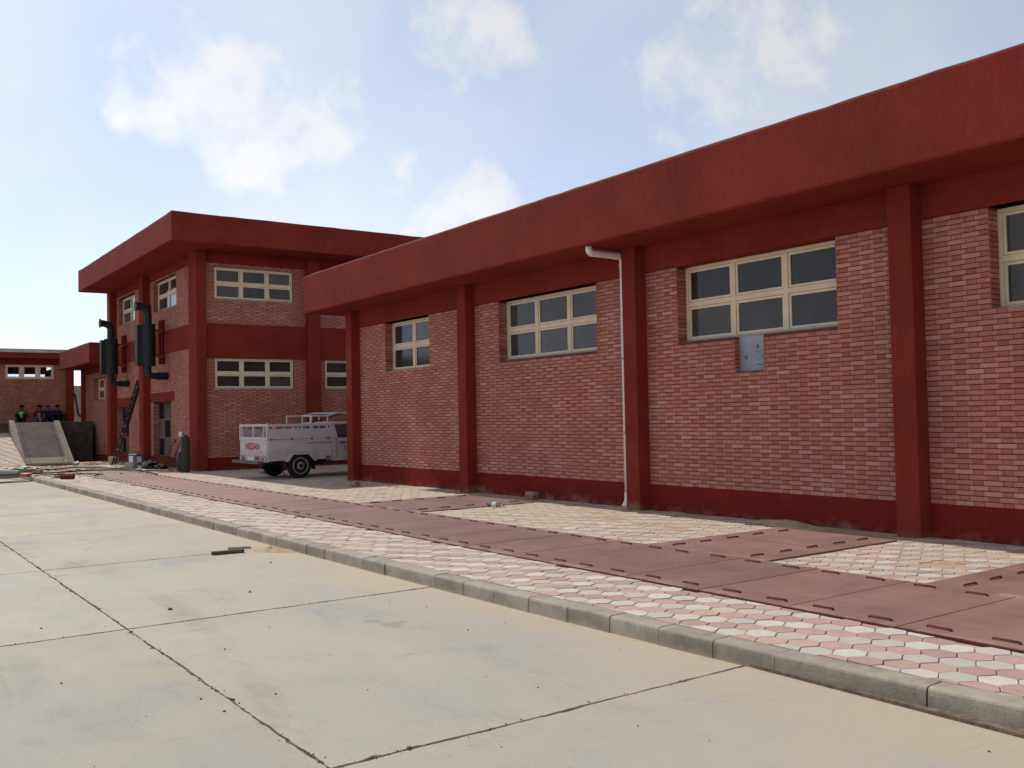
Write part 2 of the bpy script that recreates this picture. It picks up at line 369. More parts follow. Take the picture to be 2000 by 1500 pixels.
class MB:
    def __init__(s): s.v = []; s.f = []; s.t = []; s.mi = []
    def face(s, idx, tint=0., mi=0): s.f.append(tuple(idx)); s.t.append(tint); s.mi.append(mi)
    def poly(s, pts, tint=0., mi=0):
        n = len(s.v); s.v += [tuple(p) for p in pts]; s.face(range(n, n+len(pts)), tint, mi); return s
    def box(s, x0, x1, y0, y1, z0, z1, tint=0., skip=(), mi=0):
        if x0 > x1: x0, x1 = x1, x0
        if y0 > y1: y0, y1 = y1, y0
        if z0 > z1: z0, z1 = z1, z0
        n = len(s.v)
        s.v += [(x0,y0,z0),(x1,y0,z0),(x1,y1,z0),(x0,y1,z0),(x0,y0,z1),(x1,y0,z1),(x1,y1,z1),(x0,y1,z1)]
        for k, q in (('-z',(0,3,2,1)),('z',(4,5,6,7)),('-y',(0,1,5,4)),('x',(1,2,6,5)),('y',(2,3,7,6)),('-x',(3,0,4,7))):
            if k not in skip: s.face([n+i for i in q], tint, mi)
        return s
    def obox(s, c, ax, ay, az, mi=0):
        """box from centre and three half-axis vectors"""
        c, ax, ay, az = Vector(c), Vector(ax), Vector(ay), Vector(az); n = len(s.v)
        for sz in (-1, 1):
            for sx, sy in ((-1,-1),(1,-1),(1,1),(-1,1)): s.v.append(tuple(c+ax*sx+ay*sy+az*sz))
        for q in ((0,3,2,1),(4,5,6,7),(0,1,5,4),(1,2,6,5),(2,3,7,6),(3,0,4,7)): s.face([n+i for i in q], 0., mi)
        return s
    def tube(s, pts, rad, seg=10, cap=True, mi=0):
        pts = [Vector(p) for p in pts]; rads = rad if isinstance(rad, (list, tuple)) else [rad]*len(pts)
        n0 = len(s.v); prevn = None
        for i, p in enumerate(pts):
            t = (pts[min(i+1, len(pts)-1)] - pts[max(i-1, 0)])
            t = t.normalized() if t.length > 1e-9 else Vector((0, 0, 1))
            if prevn is None: a = t.orthogonal().normalized()
            else:
                a = prevn - t*prevn.dot(t); a = a.normalized() if a.length > 1e-6 else t.orthogonal().normalized()
            prevn = a; bb = t.cross(a)
            for k in range(seg):
                w = 2*math.pi*k/seg; s.v.append(tuple(p + (a*math.cos(w) + bb*math.sin(w))*rads[i]))
        for i in range(len(pts)-1):
            for k in range(seg):
                k2 = (k+1) % seg; s.face((n0+i*seg+k, n0+i*seg+k2, n0+(i+1)*seg+k2, n0+(i+1)*seg+k), 0., mi)
        if cap:
            s.face([n0+k for k in reversed(range(seg))], 0., mi); m = n0+(len(pts)-1)*seg; s.face([m+k for k in range(seg)], 0., mi)
        return s
    def prism(s, poly, a0, a1, axis='x', mi=0):
        """extrude a closed 2D outline along an axis: x -> (y,z), y -> (x,z), z -> (x,y)"""
        def P(p, a): return {'x': (a, p[0], p[1]), 'y': (p[0], a, p[1]), 'z': (p[0], p[1], a)}[axis]
        n = len(s.v); k = len(poly)
        s.v += [P(p, a0) for p in poly] + [P(p, a1) for p in poly]
        s.face([n+i for i in reversed(range(k))], 0., mi); s.face([n+k+i for i in range(k)], 0., mi)
        for i in range(k): j = (i+1) % k; s.face((n+i, n+j, n+k+j, n+k+i), 0., mi)
        return s
    def mesh(s, name, mats, smooth=False, fixn=False):
        me = bpy.data.meshes.new(name); me.from_pydata(s.v, [], s.f)
        for m in (mats if isinstance(mats, (list, tuple)) else [mats]): me.materials.append(MATS[m])
        if any(s.mi): me.polygons.foreach_set('material_index', s.mi)
        if any(s.t):
            at = me.attributes.new('tint', 'FLOAT', 'FACE'); at.data.foreach_set('value', s.t)
        if fixn:
            bm = bmesh.new(); bm.from_mesh(me); bmesh.ops.recalc_face_normals(bm, faces=bm.faces); bm.to_mesh(me); bm.free()
        if smooth: me.polygons.foreach_set('use_smooth', [True]*len(me.polygons))
        me.update(); return me
    def build(s, name, mats, parent=None, smooth=False, bevel=0, local=False, fixn=False, kind=None, autos=False):
        o = bpy.data.objects.new(name, s.mesh(name, mats, smooth or autos, fixn)); link(o, parent, local)
        if local and parent is not None: pass
        if bevel:
            b = o.modifiers.new('bevel', 'BEVEL'); b.width = bevel; b.segments = 2; b.limit_method = 'ANGLE'; b.angle_limit = R(40)
        if autos: o.data.set_sharp_from_angle(angle=R(35))
        if kind: o['kind'] = kind
        return o

def copy_mesh(name, me, parent, loc, rot=None, local=False):
    o = bpy.data.objects.new(name, me); link(o, parent, local); o.location = loc
    if rot: o.rotation_euler = rot
    return o

def depth_to_cam(p): return (Vector(p) - Vector((0, 0, CAM_H))).dot(d)
def in_view(p, mg=1.02):
    v = Vector(p) - Vector((0, 0, CAM_H)); z = v.dot(d)
    if z < .1: return False
    return abs(v.dot(r1)/z*F_PX) < 1000*mg and abs(v.dot(u1)/z*F_PX) < 750*mg

class Plane:
    """a wall plane: 'y' faces the road (-Y) at Y=base, 'x' faces +X at X=base; depth goes into the wall"""
    def __init__(s, axis, base): s.a, s.b = axis, base
    def box(s, mb, u0, u1, d0, d1, z0, z1, tint=0., skip_back=False, mi=0):
        if s.a == 'y': mb.box(u0, u1, s.b+d0, s.b+d1, z0, z1, tint, ('y',) if skip_back else (), mi)
        else: mb.box(s.b-d1, s.b-d0, u0, u1, z0, z1, tint, ('-x',) if skip_back else (), mi)
    def pt(s, u, dd, z): return (u, s.b+dd, z) if s.a == 'y' else (s.b-dd, u, z)

ST, HD, JT, CO, VJ = .210, .104, .0105, .058, .006                   # stretcher, header, joint, course
def lay_bricks(pl, u0, u1, z0, z1, openings=()):
    """Flemish bond rectangles clear of the openings"""
    out = []; n = int(round((z1-z0)/CO)); co = (z1-z0)/n; per = ST+HD+2*VJ
    for i in range(n):
        za, zb = z0+i*co, z0+(i+1)*co-JT; zc = (za+zb)/2
        iv = [(u0, u1)]
        for (a, b, c, e) in openings:
            if c-.01 < zc < e+.01:
                nv = []
                for p, q in iv:
                    if a > p: nv.append((p, min(a, q)))
                    if b < q: nv.append((max(b, p), q))
                iv = [(p, q) for p, q in nv if q-p > .01]
        for p, q in iv:
            k = math.floor((p)/per)-1; x = k*per + (per/2 if i % 2 else 0)
            while x < q:
                for w, kind in ((ST, 0), (HD, 1)):
                    a, b = max(x, p), min(x+w, q)
                    if b-a > .010:
                        j = rnd.gauss(0, .0008)
                        out.append((a, b, za+j, zb+j, kind if b-a > .13 or kind else 1))
                    x += w+VJ
    return out
def brick_tint(kind):
    if kind == 0: return min(.495, max(.01, rnd.gauss(.27, .12)))
    return min(.99, max(.505, rnd.gauss(.72, .13)))
def put_bricks(mb, pl, bricks, proud=.008):
    for (a, b, c, e, k) in bricks:
        pl.box(mb, a, b, -rnd.uniform(0, .0025), proud+.001, c, e, brick_tint(k), True)
def wall_with_openings(mb, pl, u0, u1, z0, z1, d0, d1, openings):
    """solid wall cut round its openings: full-height strips between them, then pieces above and below"""
    ops = sorted(openings); x = u0
    for (a, b, c, e) in ops:
        if a > x: pl.box(mb, x, a, d0, d1, z0, z1)
        if c > z0: pl.box(mb, a, b, d0, d1, z0, c)
        if e < z1: pl.box(mb, a, b, d0, d1, e, z1)
        x = b
    if x < u1: pl.box(mb, x, u1, d0, d1, z0, z1)

def window(bld, pl, u0, u1, z0, z1, dep, cols, rows, glass='glass', fr=.048, mul=.072, tilt=None, sill=True):
    """frame > sash and pane for every light"""
    mb = MB(); e = .012
    w = u1-u0; h = z1-z0; D0, D1 = dep, dep+.075
    pl.box(mb, u0+.001, u0+fr, D0, D1, z0+.002, z1-.002); pl.box(mb, u1-fr, u1-.001, D0, D1, z0+.002, z1-.002)
    pl.box(mb, u0+fr, u1-fr, D0, D1, z0+.002, z0+fr); pl.box(mb, u0+fr, u1-fr, D0, D1, z1-fr, z1-.002)
    cw = (w-2*fr-(cols-1)*mul)/cols; ch = (h-2*fr-(rows-1)*mul)/rows
    for i in range(1, cols): 
        a = u0+fr+i*cw+(i-1)*mul; pl.box(mb, a, a+mul, D0, D1, z0+fr, z1-fr)
    for j in range(1, rows):
        b = z0+fr+j*ch+(j-1)*mul
        for i in range(cols):
            a = u0+fr+i*(cw+mul); pl.box(mb, a, a+cw, D0, D1, b, b+mul)
    wo_ = mb.build('window', 'frame_cream', bld, bevel=.004)
    if sill:
        ms = MB(); pl.box(ms, u0+.002, u1-.002, dep-.035, dep-.003, z0+.001, z0+.035); ms.build('window_sill', 'sill', wo_, bevel=.004)
    s = .034
    for j in range(rows):
        for i in range(cols):
            a = u0+fr+i*(cw+mul)+.004; b = a+cw-.008; c = z0+fr+j*(ch+mul)+.004; q = c+ch-.008
            ms = MB(); q0, q1 = D0+.014, D0+.056
            mp = MB()
            pl.box(ms, a, a+s, q0, q1, c, q); pl.box(ms, b-s, b, q0, q1, c, q); pl.box(ms, a+s, b-s, q0, q1, c, c+s); pl.box(ms, a+s, b-s, q0, q1, q-s, q)
            pl.box(mp, a+s-.004, b-s+.004, q0+.018, q0+.024, c+s-.004, q-s+.004)
            if tilt == (i, j):                            # hopper light hinged at the top, pushed out
                for m_ in (ms, mp):
                    nv = []
                    for (x, y, z) in m_.v:
                        kk = (q - z)*math.tan(R(9))
                        nv.append((x, y-kk, z) if pl.a == 'y' else (x+kk, y, z))
                    m_.v = nv
            ms.build('sash', 'frame_cream', wo_, bevel=.003)
            mp.build('pane', glass, wo_)
    return wo_

def reveal_bricks(mb, pl, u, z0, z1, dep, side):
    """brick ends showing on the side of an opening (side=+1: reveal faces +u)"""
    n = int(round((z1-z0)/CO))
    for i in range(n):
        za = z0+i*CO
        if za+CO-JT > z1: break
        if side > 0: pl.box(mb, u-.002, u+.006, .004+(i % 2)*.0, dep-.002, za, za+CO-JT, brick_tint(rnd.random() < .6))
        else: pl.box(mb, u-.006, u+.002, .004, dep-.002, za, za+CO-JT, brick_tint(rnd.random() < .6))

# ------------------------------------------------------------------ ground, yard slabs, kerb, pavement
g = MB(); g.box(-1500, 1500, -1500, 1500, -.6, -.05)
lab(g.build('ground', 'ground_sand'), kind='structure')
JX0, JP = -.37, 3.73
xs = [JX0 + JP*k for k in range(6, -9, -1)] + [-32.4]
xs = sorted(xs); xs[1] = -30.2 if abs(xs[1]+30.21) < .1 else xs[1]
ys = [-24.3, -20.6, -16.8, -13.1, -9.4, -5.6, -1.9, 1.85, 4.80]
yb = MB(); yb.box(xs[0], xs[-1], ys[0], 4.79, -.049, -.014)
yard = lab(yb.build('concrete_yard', 'joint_dirt'), kind='structure')
def slab(x0, x1, y0, y1, near):
    g_ = .008; step = .045 if near else .5
    def edge(p, q):
        n = max(2, int((Vector(q)-Vector(p)).length/step)); nx, ny = (q[1]-p[1]), -(q[0]-p[0]); l = math.hypot(nx, ny); nx, ny = nx/l, ny/l
        out = []; w = 0
        for i in range(n):
            t = i/n; w = .6*w + rnd.gauss(0, .0032)
            ww = max(-.013, min(.005, w)) - (rnd.uniform(.006, .022) if near and rnd.random() < .045 else 0)
            if i == 0: ww = 0
            out.append((p[0]+(q[0]-p[0])*t + nx*ww, p[1]+(q[1]-p[1])*t + ny*ww))
        return out
    gx = .013; c = [(x0+gx, y0+g_), (x1-gx, y0+g_), (x1-gx, y1-g_), (x0+gx, y1-g_)]
    pts = []
    for i in range(4): pts += edge(c[i], c[(i+1) % 4])
    bm = bmesh.new()
    dz = rnd.gauss(0, .0004)
    top = [bm.verts.new((p[0], p[1], dz)) for p in pts]; low = [bm.verts.new((p[0], p[1], -.016)) for p in pts]
    f = bm.faces.new(top); k = len(pts)
    for i in range(k): j = (i+1) % k; bm.faces.new((top[j], top[i], low[i], low[j]))
    bmesh.ops.triangulate(bm, faces=[f])
    bmesh.ops.recalc_face_normals(bm, faces=bm.faces)
    me = bpy.data.meshes.new('slab'); bm.to_mesh(me); bm.free(); me.materials.append(MATS['slab_concrete'])
    link(bpy.data.objects.new('slab', me), yard)
for i in range(len(xs)-1):
    for j in range(len(ys)-1):
        near = xs[i+1] < 0.5 and xs[i] > -24 and ys[j] >= -2
        slab(xs[i], xs[i+1], ys[j], ys[j+1], near)

ZP = .12
def kerb_dy(x): return -.05 + .2*math.exp(min(0, (x+2.4))/3.0)        # the kerb swings in slightly at the near end
kb = MB(); kb.box(-32.6, 2, 4.66, 4.74, -.05, .02); kerb = lab(kb.build('kerb', 'joint_dirt'), kind='structure')
def kerb_mesh(ln):
    prof = [(4.588, -.04), (4.594, .08), (4.597, .102), (4.603, .113), (4.614, .119), (4.632, .121), (4.758, .121), (4.758, -.04)]
    m = MB(); m.prism([(y-4.68, z) for y, z in prof][::-1], -ln/2, ln/2, 'x'); return m.mesh('kerb_stone', 'kerb_concrete')
kmes = [kerb_mesh(.481), kerb_mesh(.478), kerb_mesh(.483)]
x = -.47
while x > -32.0:
    x -= .486
    copy_mesh('kerb_stone', rnd.choice(kmes), kerb, (x+.243+rnd.gauss(0, .002), 4.68+kerb_dy(x+.243)+rnd.gauss(0, .003), rnd.gauss(-.001, .0025)), (rnd.gauss(0, .012), rnd.gauss(0, .004), rnd.gauss(0, .005)-.2/3*math.exp(min(0, x+2.6)/3)*-1))
for k in range(10):                                       # the kerb turns away at the far end of the yard
    o = copy_mesh('kerb_stone', rnd.choice(kmes), kerb, (-32.47+rnd.gauss(0, .003), 4.30-.486*k, 0), (0, 0, math.pi/2))
# kerb line along x for the far slab edge

def clip_poly(poly, x0, x1, y0, y1):
    for ax, lim, sg in ((0, x0, 1), (0, x1, -1), (1, y0, 1), (1, y1, -1)):
        out = []
        for i in range(len(poly)):
            p, q = poly[i], poly[(i+1) % len(poly)]
            ip, iq = (p[ax]-lim)*sg >= 0, (q[ax]-lim)*sg >= 0
            if ip: out.append(p)
            if ip != iq:
                t = (lim-p[ax])/(q[ax]-p[ax]); out.append((p[0]+(q[0]-p[0])*t, p[1]+(q[1]-p[1])*t))
        poly = out
        if len(poly) < 3: return []
    return poly
HA = .197; V1 = (HA*math.cos(R(30)), HA*math.sin(R(30))); V2 = (0, HA)
HEX = [(HA/math.sqrt(3)*.966*math.cos(R(60*k)), HA/math.sqrt(3)*.966*math.sin(R(60*k))) for k in range(6)]
def hexes(x0, x1, y0, y1, ylow=None):
    out = []
    for i in range(int(x0/V1[0])-1, int(x1/V1[0])+2):
        cx = i*V1[0]
        if cx < x0-.12 or cx > x1+.12: continue
        j0 = int(math.floor((y0-i*V1[1])/HA))-1; j1 = int(math.ceil((y1-i*V1[1])/HA))+1
        for j in range(j0, j1+1):
            cy = i*V1[1]+j*HA
            if cy < y0-.12 or cy > y1+.12: continue
            p = clip_poly([(cx+a, cy+b) for a, b in HEX], x0, x1, ylow(cx) if ylow else y0, y1)
            if len(p) >= 3:
                ar = abs(sum(p[k][0]*p[(k+1) % len(p)][1]-p[(k+1) % len(p)][0]*p[k][1] for k in range(len(p))))/2
                if ar > .0012: out.append((cx, cy, j % 2, p, ar))
    return out
HEXME = {}
def hex_mesh(kind, top=.12, base=.095):
    m = MB(); n = len(HEX); b = .004
    m.v = [(a*.965, c*.965, 0) for a, c in HEX] + [(a, c, -b) for a, c in HEX] + [(a, c, base-top) for a, c in HEX]
    m.face(range(n))
    for k in range(n):
        j = (k+1) % n; m.face((k+n, j+n, j, k)); m.face((k+2*n, j+2*n, j+n, k+n))
    return m.mesh('paver', 'paver_pink' if kind else 'paver_white')
for k in (0, 1): HEXME[k] = hex_mesh(k)
def pave(name, rects, budget, ylow=None, skip=None):
    """sand bed with hexagonal pavers: the nearest ones as objects, the rest one mesh"""
    bed = MB()
    for (x0, x1, y0, y1) in rects: bed.box(x0, x1, max(y0, 4.80) if ylow else y0, y1, -.04, ZP-.009)
    bedo = lab(bed.build(name, 'sand'), kind='structure')
    hs = []
    for rc in rects: hs += hexes(*rc, ylow)
    if skip: hs = [h for h in hs if not skip(h[0], h[1])]
    hs.sort(key=lambda h: depth_to_cam((h[0], h[1], ZP)) if in_view((h[0], h[1], ZP)) else 1e3+depth_to_cam((h[0], h[1], ZP)))
    m = [MB(), MB()]; used = 0
    for (cx, cy, k, p, ar) in hs:
        z = ZP + rnd.gauss(0, .0018)
        if used < budget and in_view((cx, cy, ZP)):
            used += 1
            if len(p) == 6 and ar > .0285:
                copy_mesh('paver', HEXME[k], bedo, (cx, cy, z), (rnd.gauss(0, .008), rnd.gauss(0, .008), rnd.gauss(0, .012)))
            else:
                q = MB(); n = len(p); q.v = [(a-cx, b-cy, 0) for a, b in p] + [(a-cx, b-cy, -.025) for a, b in p]
                q.face(range(n))
                for i in range(n): j = (i+1) % n; q.face((i+n, j+n, j, i))
                o = q.build('paver', 'paver_pink' if k else 'paver_white', bedo); o.location = (cx, cy, z)
            continue
        mm = m[0]; n0 = len(mm.v); n = len(p); t = rnd.random(); tx, ty = rnd.gauss(0, .008), rnd.gauss(0, .008)
        mm.v += [(a, b, z+(a-cx)*tx+(b-cy)*ty) for a, b in p] + [(a, b, ZP-.024) for a, b in p]
        mm.face([n0+i for i in range(n)], t+.001, k)
        for i in range(n): j = (i+1) % n; mm.face((n0+i+n, n0+j+n, n0+j, n0+i), t+.001, k)
    if m[0].f: m[0].build('paver_field', ['paver_white', 'paver_pink'], bedo, kind='stuff')
    return bedo
PL0, PL1 = 5.80, 7.40                                    # trench cover strip
pave('pavement', [(-38.6, -1.2, 4.70, PL0-.012)], 300, lambda x: 4.764+kerb_dy(x), skip=lambda x, y: y > 5.66 and (math.sin(x*3.1)+math.sin(x*7.7+1) > 1.35))
PERP = [(-4.55, -2.85), (-7.85, -6.20), (-15.15, -12.95)]
Y9 = 10.205
pave('pavement', [(-6.185, -4.565, PL1+.012, Y9), (-12.935, -7.865, PL1+.012, Y9), (-20.6, -15.165, PL1+.012, Y9), (-2.835, -1.2, PL1+.012, Y9)], 300,
     skip=lambda x, y: (abs(x+5.0) < .12 and abs(y-8.55) < .15) or (y > 9.75 and math.sin(x*2.3)+math.sin(x*5.1) > .4))
pave('pavement', [(-38.6, -28.46, PL1+.012, 8.96), (-28.46, -20.6, PL1+.012, 17)], 0)
pave('pavement', [(-38.6, -32.55, -7, 4.70)], 0)
fl = MB()
for (a, b) in PERP: fl.box(a+.003, b-.003, 9.625, Y9, -.04, ZP-.004)
fl.box(-40.4, -37, PL1, 8.96, -.04, .10)
lab(fl.build('ground_strip', 'sand'), kind='structure')
tr = MB(); tr.box(-38.6, -1.2, PL0-.004, PL1+.004, -.3, .09)
for (a, b) in PERP: tr.box(a-.004, b+.004, PL1+.004, 9.62, -.3, .09)
lab(tr.build('trench', 'joint_dirt'), kind='structure')

# ------------------------------------------------------------------ steel trench covers with bar handles
def handle_mesh():
    m = MB(); L = .088
    m.tube([(-L, 0, -.010), (-L, 0, .004), (-L+.005, 0, .009), (L-.005, 0, .009), (L, 0, .004), (L, 0, -.010)], .0075, 7)
    m.tube([(L-.004, -.013, .002), (L-.004, .013, .002)], .005, 6)
    return m.mesh('handle', 'rust_red', True)
HM = handle_mesh()
ORD = ['first', 'second', 'third', 'fourth', 'fifth', 'sixth', 'seventh', 'eighth', 'ninth', 'tenth', 'eleventh', 'twelfth', 'thirteenth', 'fourteenth', 'fifteenth', 'sixteenth', 'seventeenth', 'eighteenth', 'nineteenth', 'twentieth', 'twenty-first']
def cover(x0, x1, y0, y1, along, label, seam=True):
    root = empty('trench_cover', ((x0+x1)/2, (y0+y1)/2, ZP), 0, label, 'trench cover', 'steel trench covers')
    dz = rnd.gauss(0, .0015)
    m = MB(); g1 = .007
    m.box(x0+g1, x1-g1, y0+.004, y1-.004, .095, .134+dz)
    m.build('plate', 'chequer_plate', root, bevel=.003)
    ml = MB(); ml.box(x0+g1, x1-g1, y0-.006, y0+.0035, .095, .128+dz); ml.build('edge_angle', 'rust_red', root)
    if seam:
        ms = MB(); xm = (x0+x1)/2
        if along == 'x': ms.box(xm-.003, xm+.003, y0+.01, y1-.01, .12, .1355+dz)
        else: ms.box(x0+.01, x1-.01, (y0+y1)/2-.003, (y0+y1)/2+.003, .12, .1355+dz)
        ms.build('weld_seam', 'rust_red', root)
    if along == 'x':
        n = max(1, int(round((x1-x0)/.445)))
        for yy in (y0+.135, y1-.15):
            for k in range(n):
                copy_mesh('handle', HM, root, (x0+(k+.5)*(x1-x0)/n+rnd.gauss(0, .012), yy+rnd.gauss(0, .006), .1365+dz), (0, 0, rnd.gauss(0, .04)))
    else:
        n = max(1, int(round((y1-y0)/.45)))
        for xx in (x0+.28, x1-.28):
            for k in range(n):
                copy_mesh('handle', HM, root, (xx+rnd.gauss(0, .008), y0+(k+.45)*(y1-y0)/n+rnd.gauss(0, .012), .1365+dz), (0, 0, math.pi/2+rnd.gauss(0, .04)))
    return root
xj = -1.97
for k in range(20):
    x1 = xj - 1.8*k; x0 = x1-1.8
    if k == 0: l = 'dusty brown steel trench cover nearest the right edge of the photo, in the kerbside row'
    elif k == 19: l = 'farthest steel trench cover of the kerbside row, at the foot of the ramp'
    else: l = f'brown chequered steel trench cover, {ORD[k]} of the kerbside row counted from the right'
    cover(x0, x1, PL0, PL1, 'x', l)
for (a, b), l in zip(PERP, ('steel trench cover branching off towards the wall at the right edge', 'wide steel trench cover branching to the wall beside the nearest full column', 'steel trench cover branching to the wall at the second column, by the bottle')):
    cover(a, b, PL1+.004, 9.62, 'y', l)

# ------------------------------------------------------------------ the long brick building
YC, YW = 10.015, 10.244
XCOL = [-20.69, -15.647, -10.787, -6.167, -1.5, 3.2]; CWD = .30
ZS, ZT, YF, XE = 4.176, 5.09, 9.294, -21.85
ZB0, ZB1 = .5, 3.775
B1 = empty('long_building', (-10, 10.2, 0), 0, 'long single-storey building of pink brick with red columns and deep red roof fascia', 'building')
PY = Plane('y', YW)
for X in XCOL:
    m = MB(); m.box(X-CWD, X, YC, YW+.2, .0, ZS); m.build('column', 'red_column', B1, bevel=.012)
OPEN = {0: [(-19.40, -17.42, 2.66, ZB1)], 1: [(-14.82, -11.97, 2.64, ZB1)], 2: [(-10.12, -7.345, 2.64, ZB1), ], 3: [(-5.39, -2.6, 2.65, ZB1)], 4: []}
PANEL = (-9.03, -8.52, 2.15, 2.64)
bricks = []; walls = MB(); rv = MB()
for i in range(5):
    a, b = XCOL[i], XCOL[i+1]-CWD
    ops = list(OPEN[i])
    wops = ops
    if i == 2:                                            # the window with the board recess cut below it
        o = ops[0]
        wall_with_openings(walls, PY, a, o[0], ZB0, ZB1+.02, .008, .30, [])
        wall_with_openings(walls, PY, o[1], b, ZB0, ZB1+.02, .008, .30, [])
        wall_with_openings(walls, PY, o[0], o[1], ZB0, 2.64, .008, .30, [PANEL])
        ops = ops + [PANEL]
    else:
        wall_with_openings(walls, PY, a, b, ZB0, ZB1+.02, .008, .30, ops)
    if i < 4: bricks += lay_bricks(PY, a+.002, b-.002 if i < 3 else -3.3, ZB0+.003, ZB1, ops)
    for o in ops:
        if i < 4: reveal_bricks(rv, PY, o[0], o[2]+.004, o[3], .19 if o is not PANEL else .1, 1)
    if i < 4:
        o = OPEN[i][0]; window(B1, PY, o[0], o[1], o[2], o[3]-.004, .19, 2 if i == 0 else 3, 2)
        m = MB(); PY.box(m, o[0]-.05, o[1]+.05, .305, .31, o[2]-.05, o[3]+.05); m.build('dark_room_sheet', 'shade_black', B1)  # near-black sheet in place of the unlit room behind the glass
walls.build('wall', 'mortar', B1)
vis = [(depth_to_cam(((a+b)/2, YW, (c+e)/2)), (a, b, c, e, k)) for (a, b, c, e, k) in bricks if in_view(((a+b)/2, YW, (c+e)/2), 1.0)]
vis.sort(key=lambda t: t[0]); single = {t[1] for t in vis[:300]}
for t in single:
    q = MB(); a, b, c, e, k = t; cx, cz = (a+b)/2, (c+e)/2
    q.box((a-b)/2, (b-a)/2, -rnd.uniform(0, .0025), .009, (c-e)/2, (e-c)/2, brick_tint(k), ('y',))
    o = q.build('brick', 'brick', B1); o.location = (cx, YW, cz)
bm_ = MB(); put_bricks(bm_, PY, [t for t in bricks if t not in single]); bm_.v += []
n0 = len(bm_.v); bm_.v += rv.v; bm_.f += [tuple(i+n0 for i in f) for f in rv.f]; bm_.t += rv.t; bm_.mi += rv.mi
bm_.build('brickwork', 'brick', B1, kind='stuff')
for i in range(5):
    m = MB(); m.box(XCOL[i], XCOL[i+1]-CWD, YW-.022, YW+.2, .0, ZB0); m.build('plinth', 'red_plinth', B1, bevel=.006)
    m = MB(); m.box(XCOL[i], XCOL[i+1]-CWD, YW-.03, YW+.2, ZB1, ZS); m.build('beam', 'red_render', B1, bevel=.006)
# board recess
m = MB(); PY.box(m, PANEL[0], PANEL[1], .1, .112, PANEL[2], PANEL[3]-.002)
pan = m.build('blanking_board', 'panel_board', B1); pan['label'] = 'bluish board with printed marks filling the notch under the window'
def mark_disc(u, z, r_in, r_out, mat):
    q = MB(); n = 20
    for k in range(n):
        a, b = 2*math.pi*k/n, 2*math.pi*(k+1)/n
        P = lambda r_, w: (u+r_*math.cos(w), YW+.0975, z+r_*math.sin(w)*1.05)
        if r_in > 0: q.poly([P(r_in, a), P(r_out, a), P(r_out, b), P(r_in, b)])
        else: q.poly([P(0, 0) if False else (u, YW+.0975, z), P(r_out, a), P(r_out, b)])
    q.build('printed_mark', mat, pan)
def mark_bar(u0_, u1_, z, h, mat):
    q = MB(); q.box(u0_, u1_, YW+.0975, YW+.0995, z-h/2, z+h/2); q.build('printed_mark', mat, pan)
for (u, z, ri, ro, mt) in ((-8.70, 2.485, 0, .027, 'mark_green'), (-8.575, 2.48, 0, .027, 'mark_blue'), (-8.91, 2.345, 0, .03, 'mark_green'), (-8.70, 2.35, .038, .043, 'mark_green'), (-8.57, 2.35, .038, .045, 'mark_blue')):
    mark_disc(u, z, ri, ro, mt)
mark_bar(-8.75, -8.65, 2.42, .007, 'mark_green'); mark_bar(-8.625, -8.525, 2.422, .010, 'mark_blue'); mark_bar(-9.0, -8.86, 2.415, .010, 'metal_grey')
for k in range(7): mark_bar(-8.73+k*.02, -8.717+k*.02, 2.235+rnd.uniform(-.003, .003), .012, 'mark_blue')
mark_bar(-8.545, -8.53, 2.24, .02, 'mark_green')
# roof slab with its deep fascia
def fascia(name, bld, x0, x1, y0, y1, z0, z1, mat='red_render'):
    m = MB(); m.box(x0, x1, y0, y1, z0, z1); o = m.build(name, mat, bld, bevel=.03)
    # rough unpainted concrete edge on top
    c = MB(); st = .35
    def strip(p, q):
        n = max(1, int((Vector(q)-Vector(p)).length/st)); hs = [rnd.uniform(.002, .012) for _ in range(n+1)]; ws = [rnd.uniform(-.002, .012) for _ in range(n+1)]
        dx, dy = (q[0]-p[0])/n, (q[1]-p[1])/n; l = math.hypot(dx, dy); nx, ny = -dy/l, dx/l
        for i in range(n):
            a = (p[0]+dx*i, p[1]+dy*i); b = (p[0]+dx*(i+1), p[1]+dy*(i+1))
            A = [(a[0]+nx*ws[i], a[1]+ny*ws[i], z1-.012), (b[0]+nx*ws[i+1], b[1]+ny*ws[i+1], z1-.012), (b[0]+nx*(ws[i+1]+.01), b[1]+ny*(ws[i+1]+.01), z1+hs[i+1]), (a[0]+nx*(ws[i]+.01), a[1]+ny*(ws[i]+.01), z1+hs[i])]
            c.poly(A); c.poly([A[3], A[2], (b[0]+nx*.5, b[1]+ny*.5, z1+.004), (a[0]+nx*.5, a[1]+ny*.5, z1+.004)])
    strip((x0+.004, y0+.004), (x1-.004, y0+.004)); strip((x1-.004, y0+.004), (x1-.004, y1)); strip((x0+.004, y1), (x0+.004, y0+.004))
    c.build('roof_edge', 'roof_concrete', bld)
    return o
fascia('roof', B1, XE, 9, YF, 24, ZS, ZT)
m = MB(); m.box(-20.96, -20.72, YW+.21, 23, 0, ZS); m.box(-20.72, 7.7, 22.8, 23, 0, ZS); m.box(7.7, 7.9, YW, 23, 0, ZS); m.box(3.2, 7.7, YW, YW+.2, 0, ZS)
m.build('end_wall', 'mortar', B1)

